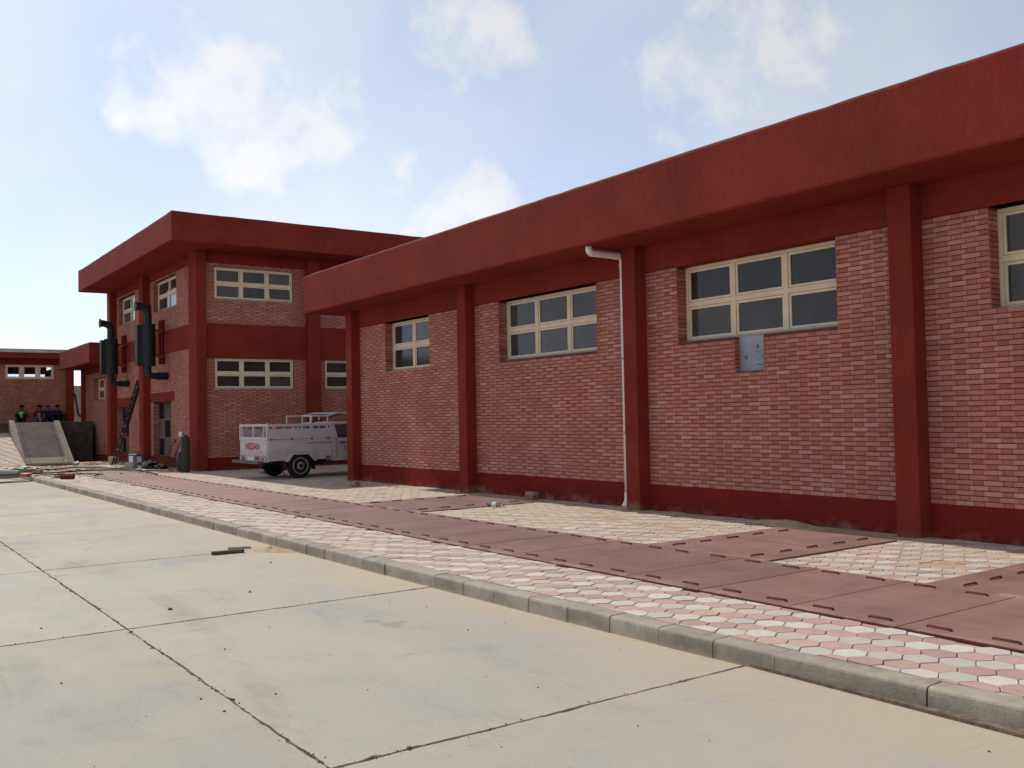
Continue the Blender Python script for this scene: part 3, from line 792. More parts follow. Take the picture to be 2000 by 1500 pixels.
# ------------------------------------------------------------------ the two-storey building and its annex
B2 = empty('two_storey_building', (-34, 9, 0), 0, 'two-storey brick building with red bands and overhanging red roof behind the pickup', 'building')
YC2, YW2, XC2, XW2 = 8.75, 9.0, -28.5, -28.7
Z2S, Z2T = 6.75, 7.575
PF, PS = Plane('y', YW2), Plane('x', XW2)
fascia('roof', B2, -40.05, -27.31, 7.71, 26, Z2S, Z2T)
for (a, b) in ((-29.28, -28.5), (-35.15, -34.6), (-39.98, -39.45)):
    m = MB(); m.box(a, b, YC2, YC2+.3, .0, Z2S); m.build('column', 'red_column', B2, bevel=.012)
for (a, b) in ((12.3, 12.72), (16.1, 16.52), (19.9, 20.32)):
    m = MB(); m.box(XW2-.1, XC2, a, b, .0, Z2S); m.build('column', 'red_column', B2, bevel=.012)
br2 = MB(); w2 = MB(); rv2 = MB()
# road front: two bays
for (a, b, door, lint, win) in ((-34.6, -29.28, (-34.22, -32.08, .36, 2.30), (-34.6, -31.73, 2.30, 2.58), (-34.12, -31.40, 5.41, 6.46)),
                                (-39.45, -35.15, (-39.38, -37.62, .36, 2.20), (-39.45, -37.25, 2.20, 2.56), (-39.1, -36.65, 5.41, 6.43))):
    wall_with_openings(w2, PF, a, b, .45, 3.9, .008, .30, [(door[0], door[1], .45, door[3])])
    wall_with_openings(w2, PF, a, b, 4.65, 6.51, .008, .30, [win])
    put_bricks(br2, PF, lay_bricks(PF, a+.002, b-.002, .453, 3.9, [door, lint]))
    put_bricks(br2, PF, lay_bricks(PF, a+.002, b-.002, 4.653, 6.51, [win]))
    reveal_bricks(rv2, PF, win[0], win[2], win[3], .145, 1); reveal_bricks(rv2, PF, door[0], door[2]+.1, door[3], .2, 1)
    m = MB(); m.box(a, b, YW2-.03, YW2+.25, 3.9, 4.65); m.build('band', 'red_render', B2, bevel=.006)
    m = MB(); m.box(a, b, YW2-.03, YW2+.25, 6.51, Z2S); m.build('beam', 'red_render', B2, bevel=.006)
    m = MB(); m.box(lint[0], lint[1], YW2-.035, YW2+.2, lint[2], lint[3]); m.build('lintel', 'red_render', B2, bevel=.006)
    m = MB(); m.box(a, b, YW2-.022, YW2+.25, .0, .45); m.build('plinth', 'red_plinth', B2, bevel=.006)
    window(B2, PF, win[0], win[1], win[2], win[3]-.003, .15, 2, 2, 'glass_clear')
    # louvred screen door: leaves of slats with square openings in a chequer
    u0_, u1_, z0_, z1_ = door[0], door[1], .452, door[3]
    mf = MB(); cw_, ch_ = (u1_-u0_)/3, (z1_-z0_)/3
    for k in range(4): PF.box(mf, u0_+k*cw_-(.025 if k else 0), u0_+k*cw_+(.025 if k < 3 else 0), .17, .22, z0_, z1_)
    for k in range(4):
        for q in range(3): PF.box(mf, u0_+q*cw_+.025, u0_+(q+1)*cw_-.025, .17, .22, z0_+k*ch_-(.025 if k else 0), z0_+k*ch_+(.025 if k < 3 else 0))
    dr = mf.build('screen_door', 'louvre', B2)
    for q in range(3):
        for k in range(3):
            ua, ub, za, zb = u0_+q*cw_+.028, u0_+(q+1)*cw_-.028, z0_+k*ch_+.028, z0_+(k+1)*ch_-.028
            if (q+k) % 2 == 0:
                m = MB(); PF.box(m, ua, ub, .205, .215, za, zb); m.build('shade_sheet', 'shade_black', dr)  # open square: a near-black sheet stands in for the shade inside
            else:
                m = MB(); n = 8
                for s_ in range(n):
                    zz = za+(s_+.5)*(zb-za)/n
                    m.poly([(ua, YW2+.175, zz-.03), (ub, YW2+.175, zz-.03), (ub, YW2+.205, zz+.028), (ua, YW2+.205, zz+.028)])
                    m.poly([(ua, YW2+.179, zz-.034), (ua, YW2+.209, zz+.024), (ub, YW2+.209, zz+.024), (ub, YW2+.179, zz-.034)])
                m.build('louvre_slats', 'louvre', dr)
    m = MB(); PF.box(m, u0_, u1_, .225, .23, z0_, z1_); m.build('shade_sheet', 'shade_black', dr)  # near-black backing for the unlit space behind the slats
# gap-side wall: bays along Y
for (a, b, wins) in ((9.05, 12.3, [(9.36, 11.87, 2.58, 3.52), (9.36, 11.87, 5.32, 6.30)]), (12.72, 16.1, [(12.95, 15.6, 2.58, 3.52), (12.95, 15.6, 5.32, 6.30)]), (16.52, 19.9, [])):
    wall_with_openings(w2, PS, a, b, .5, 3.52, .008, .30, wins[:1]); wall_with_openings(w2, PS, a, b, 4.57, 6.42, .008, .30, wins[1:])
    if wins:
        put_bricks(br2, PS, lay_bricks(PS, a+.002, b-.002, .503, 3.52, wins)); put_bricks(br2, PS, lay_bricks(PS, a+.002, b-.002, 4.573, 6.42, wins))
    m = MB(); PS.box(m, a, b, -.03, .25, 3.52, 4.57); m.build('band', 'red_render', B2, bevel=.006)
    m = MB(); PS.box(m, a, b, -.03, .25, 6.42, Z2S); m.build('beam', 'red_render', B2, bevel=.006)
    m = MB(); PS.box(m, a, b, -.022, .25, .0, .5); m.build('plinth', 'red_plinth', B2, bevel=.006)
    for k, w_ in enumerate(wins): window(B2, PS, w_[0], w_[1], w_[2], w_[3]-.003, .035, 3, 2, 'glass', tilt=(2, 0) if (k == 1 and a < 10) else None)
    for w_ in wins:
        m = MB(); PS.box(m, w_[0]-.05, w_[1]+.05, .31, .315, w_[2]-.05, w_[3]+.05); m.build('dark_room_sheet', 'shade_black', B2)  # near-black sheet standing in for the dark room
w2.box(-29.28, -28.72, 9.06, 9.3, .0, Z2S)                 # core behind the corner column
w2.box(-29.0, XW2-.01, 19.9, 25.5, 0, Z2S); w2.box(-39.9, -28.8, 25.2, 25.5, 0, Z2S); w2.box(-39.95, -39.7, 9.31, 25.2, 0, Z2S)
# annex bay to the left of the main block
AX0, AX1 = -45.2, -39.98
awin = (-43.65, -41.55, 2.60, 3.52)
wall_with_openings(w2, PF, AX0, AX1-.002, .31, 3.75, .008, .30, [awin]); put_bricks(br2, PF, lay_bricks(PF, AX0+.002, AX1-.004, .313, 3.75, [awin]))
reveal_bricks(rv2, PF, awin[0], awin[2], awin[3], .2, 1)
window(B2, PF, awin[0], awin[1], awin[2], awin[3], .205, 2, 2, 'glass_clear')
m = MB(); PF.box(m, AX0, AX1-.002, -.022, .25, 0, .31); m.build('plinth', 'red_plinth', B2, bevel=.006)
m = MB(); PF.box(m, AX0, AX1-.002, -.03, .25, 3.75, 4.0); m.build('beam', 'red_render', B2, bevel=.006)
m = MB(); m.box(-45.5, AX0, 8.85, 9.3, .0, 4.0); m.build('column', 'red_column', B2, bevel=.01)
fascia('canopy_roof', B2, -46.15, -40.06, 8.1, 16, 4.0, 4.80)
w2.box(-45.4, -45.2, 9.31, 15.5, 0, 4.0); w2.box(-45.2, -40.3, 15.3, 15.5, 0, 4.0)
w2.build('wall', 'mortar', B2)
n0 = len(br2.v); br2.v += rv2.v; br2.f += [tuple(i+n0 for i in f) for f in rv2.f]; br2.t += rv2.t; br2.mi += rv2.mi
br2.build('brickwork', 'brick', B2, kind='stuff')

# ------------------------------------------------------------------ loading dock, ramp, far building
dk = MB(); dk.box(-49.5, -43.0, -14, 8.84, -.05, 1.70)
dock = lab(dk.build('loading_dock', 'dock_concrete_shade', bevel=.02), 'raised grey concrete loading platform behind the ramp at the far left', 'platform')
bk = MB(); bk.poly([(-38.6, -7, ZP-.02), (-38.6, 5.66, ZP-.02), (-43.0, 5.66, 1.28), (-43.0, -7, 1.28)]); bk.poly([(-38.6, 5.66, ZP-.02), (-38.6, 5.66, -.2), (-43, 5.66, -.2), (-43, 5.66, 1.28)])
bank = lab(bk.build('paved_bank', 'sand'), kind='structure')
hm = MB(); sl = (1.28-.10)/4.4
for (cx, cy, k, p, ar) in hexes(-42.98, -38.62, -6.9, 5.64):
    n0 = len(hm.v); n = len(p); t = rnd.random(); jz = rnd.gauss(0, .002)
    hm.v += [(a, b, .112+jz+(-38.6-a)*sl+.012) for a, b in p] + [(a, b, .09+(-38.6-a)*sl) for a, b in p]
    hm.face([n0+i for i in range(n)], t+.001, k)
    for i in range(n): j = (i+1) % n; hm.face((n0+i+n, n0+j+n, n0+j, n0+i), t+.001, k)
hm.build('paver_field', ['paver_white', 'paver_pink'], bank, kind='stuff')
rp = empty('ramp', (-41, 6.6, ZP), 0, 'steep loading ramp covered with a brown steel plate between concrete sides', 'ramp')
RX0, RX1, RY0, RY1 = -40.15, -43.0, 5.86, 7.36
for (y0, y1, dz) in ((RY0-.19, RY0, .10), (RY1-.02, RY1+.17, .06)):
    m = MB(); m.prism([(RX0+.25, -.05), (RX0+.25, ZP+.02), (RX1, 1.705+dz), (RX1, -.05)], y0, y1, 'y'); m.build('side_wall', 'kerb_concrete', rp, fixn=True)
m = MB(); m.prism([(RX0+.1, -.05), (RX0+.1, ZP+.012), (RX1, 1.70), (RX1, -.05)], RY0, RY1-.02, 'y'); m.build('ramp_body', 'kerb_concrete', rp, fixn=True)
m = MB(); n_ = Vector((-(1.58), 0, -(RX0-RX1))).normalized()
m.poly([(RX0+.05, RY0+.03, ZP+.035), (RX0+.05, RY1-.05, ZP+.035), (RX1+.05, RY1-.05, 1.70), (RX1+.05, RY0+.03, 1.70)][::-1])
pl_ = m.build('plate', 'ramp_plate', rp, fixn=True)
for k in range(8):
    t = (k+.5)/8.2; X = RX0+.05+(RX1-RX0)*t; Z = ZP+.055+(1.70-ZP-.03)*t
    for yy in (RY0+.16, RY1-.18): 
        o = copy_mesh('handle', HM, rp, (X, yy, Z), (0, R(29), 0))
B3 = empty('far_building', (-48.5, 2, 1.7), 0, 'low brick building across the far left with a three-light strip window', 'building')
PX = Plane('x', -48.0)
fwin = (6.19, 8.19, 3.69, 4.335)
w3 = MB(); b3 = MB()
wall_with_openings(w3, PX, -12, 8.7, 1.70, 4.34, .008, .25, [fwin]); put_bricks(b3, PX, lay_bricks(PX, 0, 8.7, 1.703, 4.34, [fwin]))
PB = Plane('x', -53.0)
wall_with_openings(w3, PB, -12, 8.7, 0, 4.6, 0, .2, [(5.9, 9.2, 3.55, 4.12)] if False else [(5.9, 8.65, 3.55, 4.15)])
w3.box(-53.2, -48.3, -12.2, -12, 0, 4.6); w3.box(-53.2, -48.3, 8.705, 9.0, 1.7, 4.34); w3.box(-53.0, -48.3, -12, 8.7, 1.6, 1.69)
w3.build('wall', 'mortar', B3); b3.build('brickwork', 'brick', B3, kind='stuff')
m = MB(); m.box(-48.28, -47.96, -12, 8.70, 4.34, 4.60); m.build('beam', 'red_render', B3)
m = MB(); m.box(-48.3, -47.9, 8.705, 9.03, 1.70, 4.60); m.build('column', 'red_column', B3, bevel=.01)
m = MB(); m.box(-53.6, -47.45, -12.5, 9.2, 4.605, 4.86); m.build('roof', 'red_render', B3)
m = MB(); m.box(-53.6, -47.43, -12.5, 9.22, 4.862, 5.02); m.build('parapet', 'parapet_light', B3)
window(B3, PX, *fwin, .03, 3, 1, 'glass_thin', sill=False, fr=.07, mul=.14)
bw_ = MB(); bw_.box(-66.3, -66, -30, 40, 0, 4.05); lab(bw_.build('boundary_wall', 'boundary'), 'plain tan boundary wall seen through the gap beside the far building', 'wall')

# ------------------------------------------------------------------ rainwater pipe
dp = empty('drain_pipe', (-11.18, 10.07, ZP), 0, 'cream plastic rainwater pipe running down beside the red column', 'pipe')
px_, py_ = -11.165, 10.125
def arc(c, a, b, n=6):
    """quarter bend from point a through corner c to point b"""
    a, b, c = Vector(a), Vector(b), Vector(c); return [a*(1-t)**2 + c*2*t*(1-t) + b*t*t for t in [i/n for i in range(n+1)]]
zt_ = 4.06
zt_ = 4.075
path = [(px_, py_, .30), (px_, py_, zt_-.1)] + arc((px_, py_, zt_), (px_, py_, zt_-.1), (px_, py_-.1, zt_))[1:] + [(px_, 9.50, zt_)] + arc((px_, 9.43, zt_), (px_, 9.50, zt_), (px_, 9.43, zt_+.06))[1:] + [(px_, 9.43, ZS+.005)]
MB().tube(path, .054, 16).build('pipe', 'pvc', dp, smooth=True)
MB().tube(arc((px_, py_, .20), (px_, py_, .32), (px_-.01, py_-.07, .135)), .058, 16).build('shoe', 'pvc', dp, smooth=True)
for z in (2.46, 1.30): MB().tube([(px_, py_, z-.02), (px_, py_, z+.02)], .061, 16).box(px_-.02, px_+.02, py_, YW, z-.014, z+.014).build('bracket', 'metal_grey', dp)
for (p, q) in (((px_, py_, zt_-.19), (px_, py_, zt_-.1)), ((px_, py_-.1, zt_), (px_, py_-.19, zt_)), ((px_, py_, .30), (px_, py_, .36))):
    MB().tube([p, q], .060, 16).build('socket', 'pvc', dp, smooth=False)

# ------------------------------------------------------------------ exhaust silencers on the two-storey front
def silencer(X, zb, zt, label):
    yc = 8.36; rt = empty('exhaust_silencer', (X, yc, zb), 0, label, 'silencer', 'exhaust silencers on the wall')
    rr = .235
    m = MB(); m.tube([(X, yc, zb), (X, yc, zb+.02), (X, yc, zt-.02), (X, yc, zt)], [rr-.02, rr, rr, rr-.02], 24); m.build('body', 'muffler_black', rt, autos=True)
    for z in (zb+.02, zt-.02, zb+.45): MB().tube([(X, yc, z-.012), (X, yc, z+.012)], rr+.012, 24).build('band', 'dark_steel', rt)
    m = MB(); m.box(X-.20, X+.10, yc-rr-.13, yc-.12, zb+.01, zt-.05)
    m.build('heat_shield', 'muffler_black', rt, bevel=.006)
    top = [(X, yc, zt-.01), (X, yc, zt+.30)] + arc((X, yc, zt+.58), (X, yc, zt+.30), (X, yc-.36, zt+.58))[1:]
    m = MB(); m.tube(top, .125, 14); m.build('outlet_pipe', 'muffler_black', rt, autos=True)
    MB().tube([(X, yc-.36, zt+.58), (X, yc-.40, zt+.58)], .165, 16).build('flange', 'dark_steel', rt)
    m = MB(); m.poly([(X-.012, yc-.05, zt+.55), (X-.012, yc+.10, zt+.30), (X-.012, yc+.12, zt+.62), (X-.012, yc-.02, zt+.74)]); m.poly([(X+.012, yc-.05, zt+.55), (X+.012, yc-.02, zt+.74), (X+.012, yc+.12, zt+.62), (X+.012, yc+.10, zt+.30)])
    m.build('gusset', 'dark_steel', rt)
    bot = [(X, yc, zb+.01), (X, yc, zb-.14)] + arc((X, yc, zb-.33), (X, yc, zb-.14), (X, yc+.2, zb-.33))[1:] + [(X, yc+.5, zb-.33), (X, YW2-.01, zb-.33)]
    MB().tube(bot, .105, 14).build('inlet_pipe', 'muffler_black', rt, autos=True)
    for q in (.28, .36, .46, .54): MB().tube([(X, yc+q, zb-.33), (X, yc+q+.025, zb-.33)], .145, 14).build('flange', 'dark_steel', rt)
    for sx in (-.72, -.40):
        m = MB(); m.box(X+sx-.04, X+sx+.04, YW2-.1, YW2-.004, zb+.1, zt+.2); m.build('bracket_post', 'red_plinth', rt)
    for z in (zb+.35, zt-.2):
        m = MB(); m.box(X-.76, X+.06, YW2-.16, YW2-.10, z-.04, z+.04); m.box(X-.04, X+.04, yc+rr-.02, YW2-.16, z-.03, z+.03); m.build('bracket_arm', 'red_render', rt)
    return rt
silencer(-32.4, 3.46, 4.84, 'black exhaust silencer to the right on the wall, beside the middle column')
silencer(-37.55, 3.42, 4.74, 'black exhaust silencer to the left on the wall, against the sky')

# ------------------------------------------------------------------ ladder
ld = empty('ladder', (-35.9, 8.05, ZP), 0, 'dark extension ladder leaning on the brick wall between two red columns', 'ladder')
f0, f1 = Vector((-35.9, 8.05, .136)), Vector((-35.9, 8.935, 3.15))
ax = (f1-f0); ln = ax.length; ad = ax/ln; nn = Vector((1, 0, 0)).cross(ad)
for sx in (-.19, .19):
    c = (f0+f1)/2 + Vector((sx, 0, 0)); MB().obox(c, (.016, 0, 0), nn*.03, ad*ln/2).build('rail', 'dark_steel', ld)
for sx in (-.155, .155):
    a_ = f0+ad*1.2; b_ = f0+ad*(ln+.05); c = (a_+b_)/2 + Vector((sx, 0, 0)) - nn*.06; MB().obox(c, (.014, 0, 0), nn*.028, ad*(b_-a_).length/2).build('rail', 'dark_steel', ld)
k = .25
while k < ln-.1:
    c = f0+ad*k; MB().tube([c+Vector((-.19, 0, 0)), c+Vector((.19, 0, 0))], .013, 8).build('rung', 'rung_grey', ld); k += .29

# ------------------------------------------------------------------ pickup truck (local: x right, y forward, z up, origin rear centre on the ground)
W = .82
th = R(4.0)
fw = Vector((-math.sin(th), math.cos(th), 0)); rt_ = Vector((math.cos(th), math.sin(th), 0))
rear = Vector((-22.72, 8.70, ZP)) - rt_*W
TK = empty('pickup_truck', rear, th, 'white pickup truck with raised slatted bed sides parked in the shade between the buildings', 'pickup')
def T(mb, name, mat, parent=None, **k): return mb.build(name, mat, parent or TK, local=True, **k)
bed = MB(); BL = 1.78
bed.box(-W+.03, W-.03, .03, BL, .60, .64)
T(bed, 'bed_floor', 'truck_grey')
for s in (-1, 1):
    m = MB(); a, b = (W-.035, W) if s > 0 else (-W, -W+.035)
    # side panel with trapezoid wheel cut-out
    ya, yb_, yc_, yd = .56, .68, 1.10, 1.24
    prof = [(0, .46), (ya-.04, .46), (yb_-.02, .61), (yc_+.02, .61), (yd+.04, .46), (BL, .46), (BL, .98), (0, .98)]
    m.prism(prof, a, b, 'x'); sd = T(m, 'bed_side', 'truck_white', fixn=True, bevel=.005)
    m = MB(); xo = s*(W+.012); m.box(min(s*W, xo), max(s*W, xo), .01, BL-.01, .655, .675); m.box(min(s*W, xo), max(s*W, xo), .01, BL-.01, .955, .985); T(m, 'rib', 'truck_white', sd)
    m = MB(); xo = s*(W+.05)
    m.prism([(ya-.09, .43), (ya-.03, .43), (yb_-.005, .60), (yc_+.005, .60), (yd+.03, .43), (yd+.09, .43), (yc_+.04, .645), (yb_-.04, .645)], s*(W-.02), s*(W+.05), 'x'); T(m, 'wheel_arch', 'truck_white', sd, fixn=True)
    m = MB(); m.box(a+.005, b-.005, .02, BL-.01, 1.0, 1.25); up = T(m, 'side_board', 'truck_white')
    m = MB(); m.box(a-.005, b+.008, .0, BL+.01, 1.315, 1.375); T(m, 'top_rail', 'truck_white', up, bevel=.005)
    for yy in (.02, .17, .70, 1.23, 1.64, 1.75): m = MB(); m.box(a, b+.004*s if s > 0 else b, yy-.018, yy+.018, 1.25, 1.315); T(m, 'post', 'truck_white', up)
    for yy in (.1, .65, 1.2, 1.66): m = MB(); m.box(min(s*W, s*(W+.018)), max(s*W, s*(W+.018)), yy-.03, yy+.03, .975, 1.02); T(m, 'hinge', 'truck_grey', up)
m = MB(); m.box(-W+.04, W-.04, -.02, .02, .58, .985); tg = T(m, 'tailgate', 'truck_white', bevel=.008)
m = MB(); m.box(-W+.10, W-.10, -.028, -.02, .70, .715); m.box(-W+.04, W-.04, -.03, -.02, .955, .985); m.box(-W+.04, W-.04, -.03, -.02, .63, .645); T(m, 'rib', 'truck_white', tg)
m = MB()
for (xa, xb) in ((-W, -W+.05), (-W+.14, -W+.17), (-.02, .02), (W-.22, W-.19), (W-.05, W)): m.box(xa, xb, -.018, .018, .985, 1.33)
m.box(-W, W, -.02, .02, 1.33, 1.385); m.box(-W+.05, W-.05, -.018, .018, .99, 1.06); T(m, 'gate_frame', 'truck_white', tg)
for s in (-1, 1):
    m = MB(); m.tube([(s*(W-.02), -.0, 1.38), (s*(W-.02), -.0, 1.41)], .018, 8); T(m, 'pin', 'truck_white', tg)
m = MB(); m.box(-W+.03, W-.03, -.015, .03, .44, .575); T(m, 'rear_sill', 'truck_white')
for s in (-1, 1):
    a, b = sorted((s*(W-.30), s*(W-.05))); m = MB(); m.box(a, b, -.035, -.016, .475, .56); lo = T(m, 'tail_lamp', 'lamp_red')
    a, b = sorted((s*(W-.14), s*(W-.06))); m = MB(); m.box(a, b, -.038, -.036, .48, .555); T(m, 'lens', 'lamp_clear', lo)
m = MB(); m.box(-.30, .08, -.03, -.016, .46, .57); T(m, 'number_plate', 'paper')
m = MB(); m.box(.12, .38, -.028, -.016, .49, .565); T(m, 'number_plate', 'truck_red')
m = MB(); m.box(-W-.03, W-.12, -.22, -.10, .40, .475); m.box(-.5, -.42, -.12, .3, .40, .45); m.box(.42, .5, -.12, .3, .40, .45); T(m, 'bumper', 'truck_grey', bevel=.01)
# lettering on the tailgate
cu = bpy.data.curves.new('lettering', 'FONT'); cu.body = 'NISSAN'; cu.size = .235; cu.align_x = 'CENTER'; cu.extrude = .003; cu.offset = .0025; cu.space_character = 1.08
tmp = bpy.data.objects.new('lettering_tmp', cu); COL.objects.link(tmp)
bpy.context.view_layer.update()
me = bpy.data.meshes.new_from_object(tmp.evaluated_get(bpy.context.evaluated_depsgraph_get())); bpy.data.objects.remove(tmp)
me.materials.clear(); me.materials.append(MATS['truck_red'])
lo = bpy.data.objects.new('lettering', me); link(lo, tg, True); lo.location = (-.02, -.0245, .748); lo.rotation_euler = (R(90), 0, 0); lo.scale = (1.0, 1.02, 1)
m = MB(); m.box(.34, .55, -.0245, -.021, .675, .695); T(m, 'sticker', 'plastic_yellow', tg)
# chassis, axle, wheels
m = MB(); m.box(-.45, -.37, .1, 4.3, .36, .48); m.box(.37, .45, .1, 4.3, .36, .48); m.box(-.37, .37, .15, .25, .38, .46); m.box(-.37, .37, 2.0, 2.1, .38, .46); m.tube([(-.66, .89, .31), (.66, .89, .31)], .05, 10); m.tube([(-.66, 3.55, .31), (.66, 3.55, .31)], .04, 10); m.tube([(.1, .89, .31), (.1, 3.2, .42)], .035, 8); m.box(-.3, .25, 1.25, 1.8, .30, .5); T(m, 'chassis', 'rubber')
def wheel(x, y, s):
    m = MB(); hw = .09; r_ = .315
    m.tube([(x-hw, y, r_), (x-hw+.015, y, r_), (x-.05, y, r_), (x+.05, y, r_), (x+hw-.015, y, r_), (x+hw, y, r_)], [.19, r_-.025, r_, r_, r_-.025, .19], 28, cap=True)
    wo = T(m, 'wheel', 'rubber', autos=True)
    xo = x+s*(hw+.002); q = MB()
    rings = [(.0, .215, 0), (.012, .20, 0), (-.015, .175, 0), (-.022, .14, 0), (.0, .09, 0), (.012, .05, 0)]
    n = 24; n0 = 0
    for (dx, rr, _) in rings:
        for k in range(n): w = 2*math.pi*k/n; q.v.append((xo+s*dx, y+rr*math.cos(w), r_+rr*math.sin(w)))
    for i in range(len(rings)-1):
        for k in range(n): j = (k+1) % n; q.face((i*n+k, i*n+j, (i+1)*n+j, (i+1)*n+k))
    T(q, 'rim', 'rim', wo, fixn=True)
    q = MB(); q.tube([(xo+s*.0, y, r_), (xo+s*.035, y, r_)], .052, 12); T(q, 'hub', 'rubber', wo)
    q = MB()
    for k in range(6):
        w = 2*math.pi*(k+.5)/6; cy, cz = y+.125*math.cos(w), r_+.125*math.sin(w); q.tube([(xo-s*.03, cy, cz), (xo+s*.006, cy, cz)], .018, 8)
    T(q, 'wheel_nut', 'dark_steel', wo)
for s in (-1, 1): wheel(s*(W-.10), .89, s); wheel(s*(W-.10), 3.55, s)
# cab: outline in (y, z), extruded across, narrowing towards the roof
cab = MB()
lower = [(2.10, .40), (2.10, .98), (3.28, .98), (4.42, .90), (4.50, .80), (4.50, .45), (3.92, .45), (3.82, .62), (3.62, .68), (3.42, .66), (3.26, .45), (3.2, .40)]
cab.prism(lower[::-1], -W, W, 'x'); cb = T(cab, 'cab', 'truck_white', fixn=True, bevel=.02)
gh = MB(); b4 = [(2.11, .98), (3.62, .97), (2.98, 1.41), (2.13, 1.41)]
n0 = len(gh.v); ins = [W-.01, W-.01, W-.10, W-.10]
gh.v += [(-w_, y, z) for (y, z), w_ in zip(b4, ins)] + [(w_, y, z) for (y, z), w_ in zip(b4, ins)]
for q in ((0,1,2,3), (7,6,5,4), (0,4,5,1), (1,5,6,2), (2,6,7,3), (3,7,4,0)): gh.face(q)
rf = T(gh, 'cab_roof', 'truck_white', fixn=True, bevel=.03)
def lerp(a, b, t): return [a[i]+(b[i]-a[i])*t for i in range(3)]
for s in (-1, 1):
    X0, X1 = s*(W-.003), s*(W-.087)
    q = MB(); P = [(X0, 2.26, 1.0), (X0, 3.42, 1.0), (X1-s*.002, 2.94, 1.355), (X1-s*.002, 2.20, 1.355)]
    q.poly(P); q.poly([(x-s*.004, y, z) for x, y, z in P][::-1]); T(q, 'side_window', 'glass_clear', rf)
    q = MB(); q.box(min(s*W, s*(W+.006)), max(s*W, s*(W+.006)), 2.30, 3.35, .88, .895); T(q, 'stripe', 'truck_red', cb)
    q = MB(); q.box(min(s*W, s*(W+.004)), max(s*W, s*(W+.004)), 2.215, 2.225, .45, .98); q.box(min(s*W, s*(W+.004)), max(s*W, s*(W+.004)), 3.30, 3.31, .5, .98); T(q, 'door_gap', 'truck_grey', cb)
    q = MB(); q.box(min(s*W, s*(W+.03)), max(s*W, s*(W+.03)), 2.30, 2.44, .855, .88); T(q, 'door_handle', 'truck_grey', cb)
    for k in range(3): q = MB(); q.box(min(s*W, s*(W+.006)), max(s*W, s*(W+.006)), 2.42, 2.62, .66+k*.05, .675+k*.05); T(q, 'badge_stripe', 'truck_grey', cb)
    q = MB(); a, b = sorted((s*.42, s*.72)); q.box(a, b, 4.495, 4.515, .66, .80); T(q, 'headlight', 'lamp_clear', cb)
    q = MB(); a, b = sorted((s*(W+.02), s*(W+.14))); q.box(a, b, 3.30, 3.36, 1.02, 1.18); T(q, 'mirror', 'truck_grey', cb)
    q = MB(); q.box(min(s*W, s*(W+.006)), max(s*W, s*(W+.006)), 1.05, 1.77, .872, .889); T(q, 'stripe', 'truck_red')
    q = MB(); q.box(min(s*(W+.001), s*(W+.007)), max(s*(W+.001), s*(W+.007)), 1.60, 1.72, .48, .54); T(q, 'side_reflector', 'truck_grey')
q = MB(); P = [(-W+.06, 3.603, 1.0), (W-.06, 3.603, 1.0), (W-.14, 3.025, 1.385), (-W+.14, 3.025, 1.385)]; q.poly(P); T(q, 'windscreen', 'glass_clear', rf)
q = MB(); P = [(-W+.10, 2.112, 1.03), (-W+.16, 2.124, 1.33), (W-.16, 2.124, 1.33), (W-.10, 2.112, 1.03)]; q.poly([(x, y-.006, z) for x, y, z in P]); T(q, 'rear_window', 'glass_clear', rf)
q = MB(); q.box(-.40, .40, 4.495, 4.51, .66, .80); T(q, 'grille', 'truck_grey', cb)
q = MB(); q.box(-W, W, 4.52, 4.62, .45, .60); T(q, 'front_bumper', 'truck_grey', bevel=.02)
# tubular rack over the cab
q = MB(); zr = 1.57
for x_ in (-.70, -.25, .25, .70): q.tube([(x_, 2.02, .64), (x_, 2.02, zr)], .022, 8)
q.tube([(-.70, 2.02, zr), (.70, 2.02, zr)], .024, 8); q.tube([(-.70, 2.02, 1.38), (.70, 2.02, 1.38)], .018, 8)
for x_ in (-.70, .70): q.tube([(x_, 1.55, zr), (x_, 2.02, zr), (x_, 2.3, zr+.07), (x_, 3.1, zr+.07)], .022, 8); q.tube([(x_, 1.56, zr), (x_, 1.56, 1.36)], .022, 8)
for y_ in (2.35, 2.7, 3.1): q.tube([(-.70, y_, zr+.07), (.70, y_, zr+.07)], .02, 8)
T(q, 'roof_rack', 'truck_white', autos=True)
for o_ in [c_ for c_ in bpy.data.objects if c_.parent == TK and c_.name.split('.')[0] in ('cab', 'cab_roof', 'front_bumper', 'roof_rack')]: o_.location.y = -.30
for s in (-1, 1):
    a, b = sorted((s*(W-.24), s*(W-.04)))
    for y_ in (.50, 1.30): mf_ = MB(); mf_.box(a, b, y_, y_+.02, .21, .60); T(mf_, 'mud_flap', 'rubber')
mf_ = MB(); mf_.box(-W+.05, W-.05, .05, BL-.02, .50, .598); T(mf_, 'underbody', 'rubber')
def tl(x, y, z): return rear + rt_*x + fw*y + Vector((0, 0, z-0))
# load in the bed
p = tl(.30, .45, .64); q = MB(); q.box(p.x-.17, p.x+.17, p.y-.14, p.y+.14, p.z, p.z+.60); q.tube([(p.x-.08, p.y, p.z+.60), (p.x-.08, p.y, p.z+.66), (p.x+.08, p.y, p.z+.66), (p.x+.08, p.y, p.z+.60)], .02, 8)
lab(q.build('jerrycan', 'plastic_yellow', bevel=.03), 'yellow plastic jerrycan behind the slatted tailgate of the pickup', 'jerrycan')
p = tl(-.38, .62, .64); q = MB()
q.tube([(p.x-.32, p.y, p.z+.305), (p.x-.30, p.y, p.z+.305), (p.x, p.y, p.z+.305), (p.x+.30, p.y, p.z+.305), (p.x+.32, p.y, p.z+.305)], [.22, .29, .30, .29, .22], 20)
for k in (-.2, 0, .2): q.tube([(p.x+k-.012, p.y, p.z+.305), (p.x+k+.012, p.y, p.z+.305)], .307, 20)
